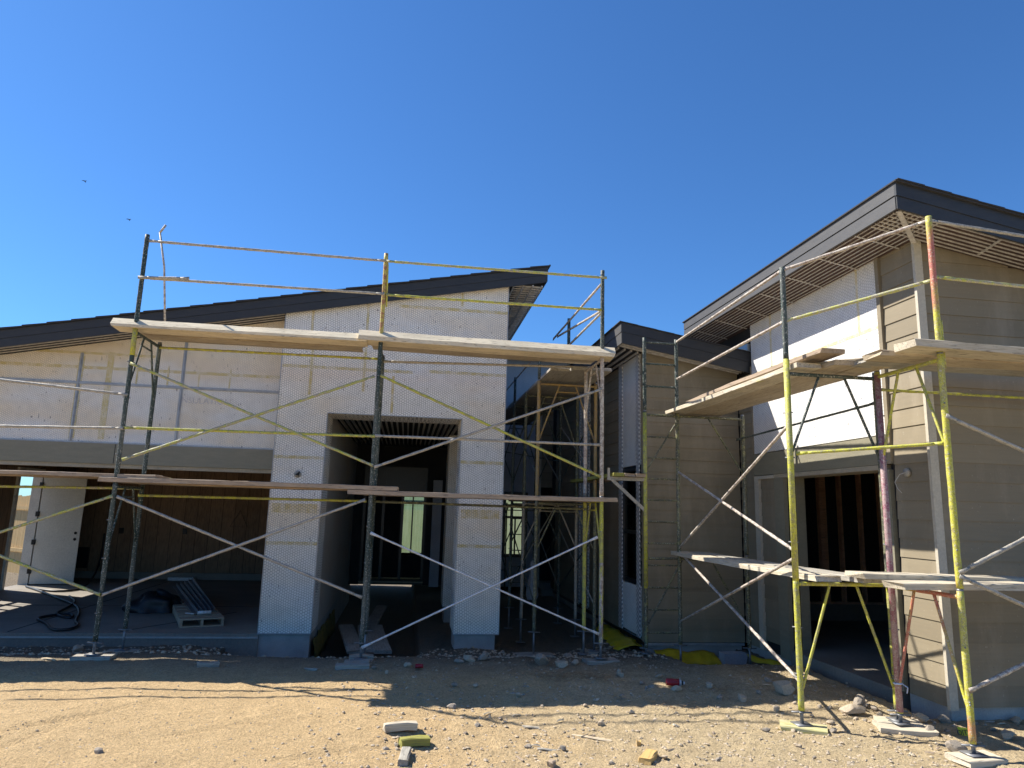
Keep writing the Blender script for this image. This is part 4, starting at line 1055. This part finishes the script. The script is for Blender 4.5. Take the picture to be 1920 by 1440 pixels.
scrap((968, 1419), (982, 1428), .02, .012, 'plank_brown', 'small brown stick near the bottom centre')
scrap((1030, 1440), (1038, 1434), .05, .04, 'plank_brown', 'small brown block cut by the bottom edge')
scrap((368, 1250), (411, 1249), .09, .05, 'plank_grey', 'shaded timber block in front of the garage slab')
scrap((572, 1255), (597, 1257), .06, .02, 'plank_grey', 'thin shaded offcut before the left pillar')
scrap((1193, 1397), (1203, 1397), .04, .04, 'wood_new', 'tiny yellow cube of wood above the fresh offcut')
scrap((78, 1236), (104, 1239), .03, .015, 'foot', 'pale sliver in the shade left of the scaffold leg')
scrap((960, 1300), (985, 1303), .03, .012, 'plank_grey', 'thin grey stick on the shadow line')

# ------------------------------------------------------------------ rocks
def rockmesh(seed, sub=2, flat=.7, rough=.25):
    import bmesh
    bm = bmesh.new(); bmesh.ops.create_icosphere(bm, subdivisions=sub, radius=1)
    o = V((seed*3.1, seed*1.7, seed))
    cuts = [V((random.gauss(0, 1), random.gauss(0, 1), random.gauss(0, 1))).normalized() for _ in range(12)]
    for v in bm.verts:
        n = v.co.normalized(); r = 1+rough*noise.noise(n*1.3+o)+.12*noise.noise(n*3+o)
        p = n*r
        for c in cuts:
            e = p.dot(c)-.66
            if e > 0: p -= c*e
        v.co = V((p.x, p.y*.85, p.z*flat))
    me = bpy.data.meshes.new('rock'); bm.to_mesh(me); bm.free(); return me
RM = [rockmesh(i, 3 if i < 4 else 2, random.uniform(.5, .8)) for i in range(10)]
for i, me in enumerate(RM): me.materials.append(M['rock'] if i % 3 else M['rockd'])
def rock(px_, py_, wpx, label, i=None, group=None, sink=.25, mat=None):
    p = ground_at(px_, py_); dist = (p-V((0, 0, H))).length; r = wpx/2*dist/1300
    me = RM[random.randrange(10) if i is None else i]
    o = bpy.data.objects.new('rock', me); link(o)
    o.location = p+V((0, 0, r*.45*(1-sink))); o.scale = (r, r*random.uniform(.8, 1.1), r*random.uniform(.8, 1.1)); o.rotation_euler = (random.uniform(-.3, .3), random.uniform(-.3, .3), random.uniform(0, 6.3))
    return tag(o, label, 'rock', group)
for a in ((1015, 1246, 44, 'big rounded rock in the shade left of the right scaffold foot', 0), (1052, 1252, 30, 'second rounded rock in the shade beside the big one', 1), (1078, 1246, 22, 'rock touching the pads of the front right scaffold leg', 2),
          (1067, 1232, 20, 'grey rock behind the two rounded rocks', 3), (1168, 1310, 18, 'half lit rock on the shadow line at centre', 0), (1391, 1314, 20, 'pale rock on the shadow line left of the yellow frame', 1),
          (1597, 1338, 38, 'flat topped boulder between the yellow and red legs', 2), (1797, 1410, 34, 'pale pointed rock beside the nearest yellow leg', 3), (1612, 1322, 30, 'tan slab of rock behind the flat topped boulder', 0),
          (1470, 1300, 42, 'large angular rock in shade left of the yellow leg', 1), (1725, 1352, 30, 'round stone under the plank pad of the inner leg', 2), (1745, 1374, 26, 'grey stone before the house corner', 3),
          (1330, 1290, 20, 'rock in the shade right of the red bottle', 1), (1267, 1295, 20, 'stone lying against the red bottle', 2), (186, 1411, 16, 'lone grey stone in the sand at lower left', 3), (847, 1328, 17, 'tan stone at the tip of the deck shadow', 0),
          (1128, 1361, 17, 'dark chipped stone on the lit dirt at centre', 1), (1185, 1338, 14, 'small pale stone under the shadow line at centre', 2), (1770, 1355, 26, 'stone before the foot of the corner trim', 0), (1890, 1385, 26, 'grey stone in the shade at the right edge', 1), (1905, 1355, 22, 'half buried stone below the front siding', 2),
          (700, 1250+4, 12, 'small stone beside the stack of timber blocks', 3), (765, 1251, 20, 'shaded rock in front of the porch', 1), (880, 1240, 24, 'clod below the right pillar footing', 2), (905, 1238, 26, 'rubble clod heaped against the right pillar footing', 0), (860, 1243, 18, 'small clod left of the right pillar footing', 3),
          (437, 1228, 26, 'rubble stone in the trench left of the left pillar', 2), (463, 1232, 20, 'second rubble stone in the trench left of the left pillar', 0), (145, 1222, 22, 'grey clod beside the front left scaffold foot', 1), (610, 1235, 16, 'stone right of the left pillar footing', 2)):
    rock(a[0], a[1], a[2], a[3], a[4], 'larger rocks around the site')
for k in range(110):
    while True:
        x = random.uniform(720, 1915); y = random.uniform(1255, 1438)
        if x > 1300 and y > 1290 or random.random() < .55: break
    s_ = random.choice((5, 6, 7, 8, 9, 11, 14)) if y > 1300 else random.choice((8, 10, 12, 15))
    rock(x, y, s_, 'small loose stone scattered over the dirt', None, 'small stones scattered over the dirt')
for k in range(40):
    rock(random.uniform(1440, 1900), random.uniform(1290, 1375), random.choice((8, 10, 12, 16)), 'rubble stone near the right garage corner', None, 'rubble stones near the right garage corner')
# pebbles and crumbs: one uncountable layer
m = MB(); 
ico = [V(v) for v in ((0, 0, 1), (.9, 0, .3), (.28, .85, .3), (-.73, .53, .3), (-.73, -.53, .3), (.28, -.85, .3), (0, 0, -.6))]
icf = [(0, 1, 2), (0, 2, 3), (0, 3, 4), (0, 4, 5), (0, 5, 1), (6, 2, 1), (6, 3, 2), (6, 4, 3), (6, 5, 4), (6, 1, 5)]
def peb(x, y, r):
    i = len(m.v); z = gz(x, y); a = random.uniform(0, 6.3); ca, sa2 = math.cos(a), math.sin(a); e = random.uniform(.5, 1.2); zz = random.uniform(.4, .9)
    for v in ico:
        q = v*r*random.uniform(.8, 1.2); m.v.append(V((x+(q.x*ca-q.y*e*sa2), y+(q.x*sa2+q.y*e*ca), z+q.z*zz)))
    m.f.extend([tuple(i+k for k in f_) for f_ in icf])
for k in range(13000):
    y = 5.0+5.3*random.random()**1.3; x = random.uniform(-.72*y, .92*y*.9)
    if x > 5.25 and y > 6.4: continue
    dens = .4+.6*sm(-1.6, 1.0, x+1.5*noise.noise(V((x*.6, y*.6, 4))))+.6*sm(8.6, 9.6, y)
    if random.random() > dens: continue
    peb(x, y, random.choice((.004, .005, .006, .006, .007, .008, .010, .013)+((.018, .022) if x > -.8 else ())))
for k in range(2500):
    y = random.uniform(9.4, 11.3); x = random.uniform(-6.5, 3.6); peb(x, y, random.choice((.012, .016, .02, .028, .035)))
p = obj('pebbles', m, 'rock'); tag(p, 'loose pebbles and crumbs of soil strewn over the ground', 'pebbles', kind='stuff')
# dry straw
m = MB()
for cx_, cy_, n_ in ((1040, 1270, 170), (1110, 1270, 150), (1340, 1290, 60), (1270, 1325, 40)):
    c = ground_at(cx_, cy_)
    for k in range(n_):
        a = random.uniform(0, 6.3); q = V((c.x+random.gauss(0, .16), c.y+random.gauss(0, .12), 0)); q.z = gz(q.x, q.y)+random.uniform(0, .02); l = random.uniform(.03, .12)
        m.bar(q, q+V((math.cos(a)*l, math.sin(a)*l, random.uniform(0, .02))), .003, .003)
p = obj('dry_straw', m, 'straw'); tag(p, 'thin tufts of dry brown straw in the shade', 'straw', kind='stuff')

for k in range(44):
    x = random.uniform(760, 1900); y = random.uniform(1262, 1436); c = ground_at(x, y); a = random.uniform(0, 3.1); l = random.uniform(.03, .11)
    z_ = c.z+.012
    plank(V((c.x-math.cos(a)*l/2, c.y-math.sin(a)*l/2, z_)), V((c.x+math.cos(a)*l/2, c.y+math.sin(a)*l/2, z_+random.uniform(-.004, .012))), random.uniform(.012, .03), .008, random.choice(('foot', 'plank_pale', 'plank_brown')), 'small wood chip scattered over the dirt', 'wood chips scattered over the dirt', 'wood_chip', .01, 'wood chip')
# ------------------------------------------------------------------ small things
c = ground_at(1872, 1326); m = MB(); m.prism([c+V((-.07, 0, .01)), c+V((.06, -.02, .012)), c+V((.09, .05, .03)), c+V((-.02, .07, .05))], (0, 0, .003))
tag(own(obj('paper_scrap', m, 'whitep')), 'crumpled white paper scrap on the dirt by the front siding', 'paper')
c = V((CX, CYF, .42)); m = MB(); m.tube([c+V((-.034, -.01, 0)), c+V((0, -.036, .005)), c+V((.034, -.01, 0)), c+V((.02, .03, 0)), c+V((-.03, .02, 0)), c+V((-.034, -.01, 0))], .009, 6); m.tube([c+V((.03, -.02, 0)), c+V((.075, -.03, -.03)), c+V((.06, -.035, -.08))], .006, 6)
tag(own(obj('ribbon', m, 'bluetape')), 'small blue and white ribbon tied low on the dusty red leg', 'ribbon')
# red bottle
c = ground_at(1265, 1288); a = V((c.x-.09, c.y+.02, c.z+.05)); b = V((c.x+.10, c.y-.02, c.z+.045)); d = (b-a).normalized()
bt = thing('bottle', 'crushed red bottle with white cap lying in the shaded dirt', 'bottle', c)
obj('body', MB().tube([a, a+d*.02, a+d*.14], .038, 14, .1, .03), 'red', bt)
obj('shoulder', MB().tube([a+d*.14, a+d*.165], .033, 14), 'whitep', bt); obj('neck', MB().tube([a+d*.166, a+d*.185], .022, 12), 'black', bt); obj('cap', MB().tube([a+d*.186, a+d*.205], .017, 12), 'whitep', bt)
c = ground_at(785, 1254); m = MB().tube([c+V((-.04, 0, .03)), c+V((.05, .01, .03))], .025, 8, .3, .02)
tag(own(obj('plastic_scrap', m, 'red')), 'small red plastic scrap in front of the porch', 'plastic scrap')
# caution tape
def sheet(name, rows, mat, label, cat, thick=.004):
    m = MB(); n = len(rows[0])
    for r_ in rows:
        for q in r_: m.v.append(V(q))
    for j in range(len(rows)-1):
        for i in range(n-1): a = j*n+i; m.f.append((a, a+1, a+n+1, a+n))
    o = own(obj(name, m, mat, smooth=True)); md = o.modifiers.new('thick', 'SOLIDIFY'); md.thickness = thick; return tag(o, label, cat)
c = ground_at(1815, 1380)
ct = thing('caution_tape', 'short yellow caution tape scrap with black letters beside the nearest yellow leg', 'tape', c)
tl = MB(); n = 12
tang = V((1, .12, 0)).normalized()
for j in range(n+1):
    s_ = (j/n-.5)*.17; q = c+tang*s_+V((0, .02*math.sin(j*.8), .0))
    tl.v.append(q+V((0, 0, .004))); tl.v.append(q+V((0, .03, .065)))
for j in range(n): tl.f.append((j*2, j*2+2, j*2+3, j*2+1))
tp = obj('tape_strip', tl, 'tapeyel', ct)
text('tape_print', 'AUTIO', .062, c+V((.078, -.012, .012)), Matrix.Rotation(PI/2-.35, 4, 'X') @ Matrix.Rotation(.0, 4, 'Z'), 'black', ct, mirror=True)
# yellow plastic sheets at the wing footing
rows = []
for j in range(5):
    t = j/4; row = []
    for i in range(26):
        s_ = i/25; y = 12.6-1.9*s_; x = WX-.03-.42*t*(.6+.4*s_)+.02*math.sin(i*1.7+j)+.01*random.uniform(-1, 1)
        z = (-.05-.02*math.sin(i*.6))*(1-t)+(gz(x, y, False)+.02)*t+.012*math.sin(i*1.3+j*.9)*math.sin(PI*t)+.03*math.sin(PI*t)
        row.append((x, y, z))
    rows.append(row)
sheet('plastic_sheet', rows, 'tarp', 'yellow plastic sheet tucked along the courtyard side footing of the wing', 'plastic sheet')
rows = []
for j in range(5):
    t = j/4; row = []
    for i in range(26):
        s_ = i/25; x = WX+.12+.98*s_; y = WY-.01-.28*t+.012*math.sin(i*1.3+j); z = (-.09-.02*math.sin(i*.5+1)-.05*s_)*(1-t)+(gz(x, y, False)+.02)*t+.012*math.sin(i*1.4+j)*math.sin(PI*t)+.02*math.sin(PI*t)
        row.append((x, y, z))
    rows.append(row)
sheet('plastic_sheet', rows, 'tarp', 'yellow plastic sheet against the front footing of the wing under the ladder', 'plastic sheet')
rows = []
for j in range(4):
    t = j/3; rows.append([(5.1+.25*i/10, 10.2-.5*i/10-.15*t, -.08*(1-t)-.14*t+.01*math.sin(i+j)) for i in range(11)])
sheet('plastic_sheet', rows, 'tarp', 'small yellow plastic scrap left of the right garage opening', 'plastic sheet')
rows = []
for j in range(5):
    t = j/4; rows.append([(-1.32+.02*math.sin(i*1.9+j)+.06*t, 11.5+3.2*i/24, -.12*(1-t)-.45*t+.03*math.sin(i*1.4)) for i in range(25)])
sheet('plastic_sheet', rows, 'tarp_dull', 'dull yellow plastic edge along the porch wall behind the left pillar', 'plastic sheet')
tag(own(obj('foam_board', MB().box(4.83, 5.2, 10.35, 10.55, -.3, -.1), 'dimwall')), 'pale foam board scrap right of the yellow sheet at the wing footing', 'foam board')
# white bag hanging in the courtyard
m = MB(); cb_ = oY(997, 1124, 13.4); zb_ = cb_.z; rings = [(.02, zb_+.72), (.05, zb_+.66), (.035, zb_+.5), (.055, zb_+.4), (.09, zb_+.22), (.11, zb_+.08), (.08, zb_)]
c = V((cb_.x, 13.4, 0)); n = 14
for r_, z in rings:
    for k in range(n): a = 2*PI*k/n; q = r_*(1+.25*math.sin(5*a+z*9)); m.v.append(c+V((q*math.cos(a), q*math.sin(a), z)))
for j in range(len(rings)-1):
    for k in range(n): m.f.append((j*n+k, j*n+(k+1) % n, (j+1)*n+(k+1) % n, (j+1)*n+k))
m.f.append(tuple(range(n))); m.f.append(tuple(range((len(rings)-1)*n+n-1, (len(rings)-1)*n-1, -1)))
tag(own(obj('plastic_bag', m, 'whitebag', smooth=True)), 'white plastic bag hanging on the courtyard scaffold', 'bag')
# garage contents: black bag, hose, pallet with trim pieces
m = MB(); c = oZ(275, 1152, 0); NN, MM = 28, 12
for j in range(MM+1):
    ph = j/MM*PI/2
    for k in range(NN):
        a = 2*PI*k/NN; n_ = 1+.35*noise.noise(V((math.cos(a)*1.6, math.sin(a)*1.6, ph*2)))+.12*math.sin(7*a+3*ph)
        m.v.append(V((c.x+.46*math.cos(ph)*math.cos(a)*n_, c.y+.4+.35*math.cos(ph)*math.sin(a)*n_, .01+.33*math.sin(ph)*(1+.3*noise.noise(V((a, ph, 2)))))))
for j in range(MM):
    for k in range(NN): m.f.append((j*NN+k, j*NN+(k+1) % NN, (j+1)*NN+(k+1) % NN, (j+1)*NN+k))
tag(own(obj('trash_bag', m, 'bag', smooth=True)), 'slumped black trash bag on the garage floor', 'bag')
pts = [(195, 925+75), (188, 1050), (165, 1098), (140, 1118)]
hose = [oY(196, 1000, 18.9), oY(192, 1030, 18.9), oY(182, 1072, 18.9)]
for q in ((160, 1103), (112, 1110), (60, 1103), (45, 1098), (70, 1106), (110, 1122), (145, 1135), (150, 1150), (140, 1165), (150, 1172), (130, 1181), (95, 1181), (88, 1168), (65, 1160), (90, 1154), (138, 1150), (135, 1160), (100, 1152), (120, 1142), (145, 1128), (130, 1118)):
    p_ = oZ(*q, .025); hose.append(p_)
# smooth the path
def smooth_path(P, it=2):
    for _ in range(it):
        Q = [P[0]]
        for a, b in zip(P, P[1:]): Q += [a.lerp(b, .25), a.lerp(b, .75)]
        P = Q+[P[-1]]
    return P
tag(own(obj('hose', MB().tube(smooth_path(hose), .022, 8), 'rubber')), 'black power cord snaking down the garage wall and coiled on the slab', 'cord')
pc_ = oZ(335, 1178, 0); pl = thing('pallet', 'wooden pallet on the garage slab carrying metal trim', 'pallet', (pc_.x+.6, pc_.y+.6, 0))
P0 = oZ(336, 1178, 0); P1 = oZ(419, 1174, 0); P2 = oZ(313, 1128, 0); e1 = P1-P0; e2 = (P2-P0)*1.0
def pp(u_, v_, z): q = P0+e1*u_+e2*v_; return V((q.x, q.y, z))
def slat(m, u0_, u1_, v0_, v1_, z0_, z1_): m.prism([pp(u0_, v0_, z0_), pp(u1_, v0_, z0_), pp(u1_, v1_, z0_), pp(u0_, v1_, z0_)], (0, 0, z1_-z0_))
for k in range(9):
    m = MB(); slat(m, 0, 1, k*.115, k*.115+.075, .112, .132); obj('deck_board', m, 'plank_brown', pl)
for u_ in (0, .47, .94):
    m = MB(); slat(m, u_, u_+.06, 0, 1, .024, .111); obj('stringer', m, 'plank_brown', pl)
for v_ in (0, .46, .92):
    m = MB(); slat(m, 0, 1, v_, v_+.08, .002, .023); obj('bottom_board', m, 'plank_brown', pl)
for k in range(5):
    a = pp(.38+.11*k, .12+.02*k, .15); b = pp(.30+.085*k, 1.35-.06*k, .165+.05*k)
    m = MB(); m.bar(a, b, .07, .006); m.bar(a+V((.035, 0, .03)), b+V((.035, 0, .03)), .005, .06)
    o = own(obj('metal_trim', m, 'jack')); tag(o, 'length of grey metal trim stacked on the pallet', 'metal trim', 'metal trim lengths on the pallet')
px0, py0 = pp(.15, .1, 0).x, pp(.15, .1, 0).y
m = MB().tube([(px0+.15, py0+.12, .165), (px0+.35, py0+.16, .17)], .03, 10); m.tube([(px0+.1, py0+.1, .15), (px0-.05, py0+.18, .15)], .01, 8)
tag(own(obj('trowel', m, 'whitep')), 'small white trowel on the front of the pallet', 'trowel')
m = MB(); p = oY(325, 1087, 18.7); m.box(p.x-.1, p.x+.5, 18.6, 18.75, .001, .08)
tag(own(obj('white_tube', m, 'whitep')), 'white offcut lying by the garage back curb', 'offcut')
# birds
for k, (bx, by) in enumerate(((159, 340), (242, 412))):
    p = oY(bx, by, 60); m = MB(); s_ = .16
    for sgn in (-1, 1):
        m.prism([p, p+V((sgn*s_*.6, .05, .09)), p+V((sgn*s_*1.3, -.1, .0)), p+V((sgn*s_*.6, -.1, .03))], (0, 0, .015))
    m.tube([p+V((0, .16, 0)), p+V((0, .02, .01)), p+V((0, -.12, 0))], .035, 8)
    tag(own(obj('bird', m, 'bird')), ('higher' if k == 0 else 'lower')+' of the two small dark birds in the sky at left', 'bird', 'birds in the sky')

# ------------------------------------------------------------------ light and view
sv = V((-.88, .48, 1.0)).normalized()
w = bpy.data.worlds.new('World'); S.world = w; w.use_nodes = True
nt = w.node_tree; nt.nodes.clear()
sk = nt.nodes.new('ShaderNodeTexSky'); sk.sky_type = 'NISHITA'; sk.sun_disc = False
sk.sun_elevation = math.asin(sv.z); sk.sun_rotation = math.atan2(sv.x, sv.y)
sk.air_density = 1.0; sk.dust_density = .2; sk.ozone_density = 3.0; sk.altitude = 200
bg = nt.nodes.new('ShaderNodeBackground'); bg.inputs[1].default_value = .067
wo = nt.nodes.new('ShaderNodeOutputWorld'); tn = nt.nodes.new('ShaderNodeMix'); tn.data_type = 'RGBA'; tn.blend_type = 'MULTIPLY'; tn.inputs[0].default_value = 1; tn.inputs[7].default_value = (.50, .90, 1.32, 1)
nt.links.new(sk.outputs[0], tn.inputs[6]); nt.links.new(tn.outputs[2], bg.inputs[0]); nt.links.new(bg.outputs[0], wo.inputs[0])
ld = bpy.data.lights.new('sun', 'SUN'); ld.energy = 5.0; ld.angle = math.radians(.53); ld.color = (1, .93, .82)
lo = bpy.data.objects.new('sun', ld); C.objects.link(lo); lo.rotation_euler = sv.to_track_quat('Z', 'Y').to_euler(); lo.location = sv*40
S.view_settings.view_transform = 'Standard'; S.view_settings.look = 'None'; S.view_settings.gamma = 1; S.view_settings.exposure = .92
S.render.resolution_x = 1024; S.render.resolution_y = 768
S.render.engine = 'CYCLES'
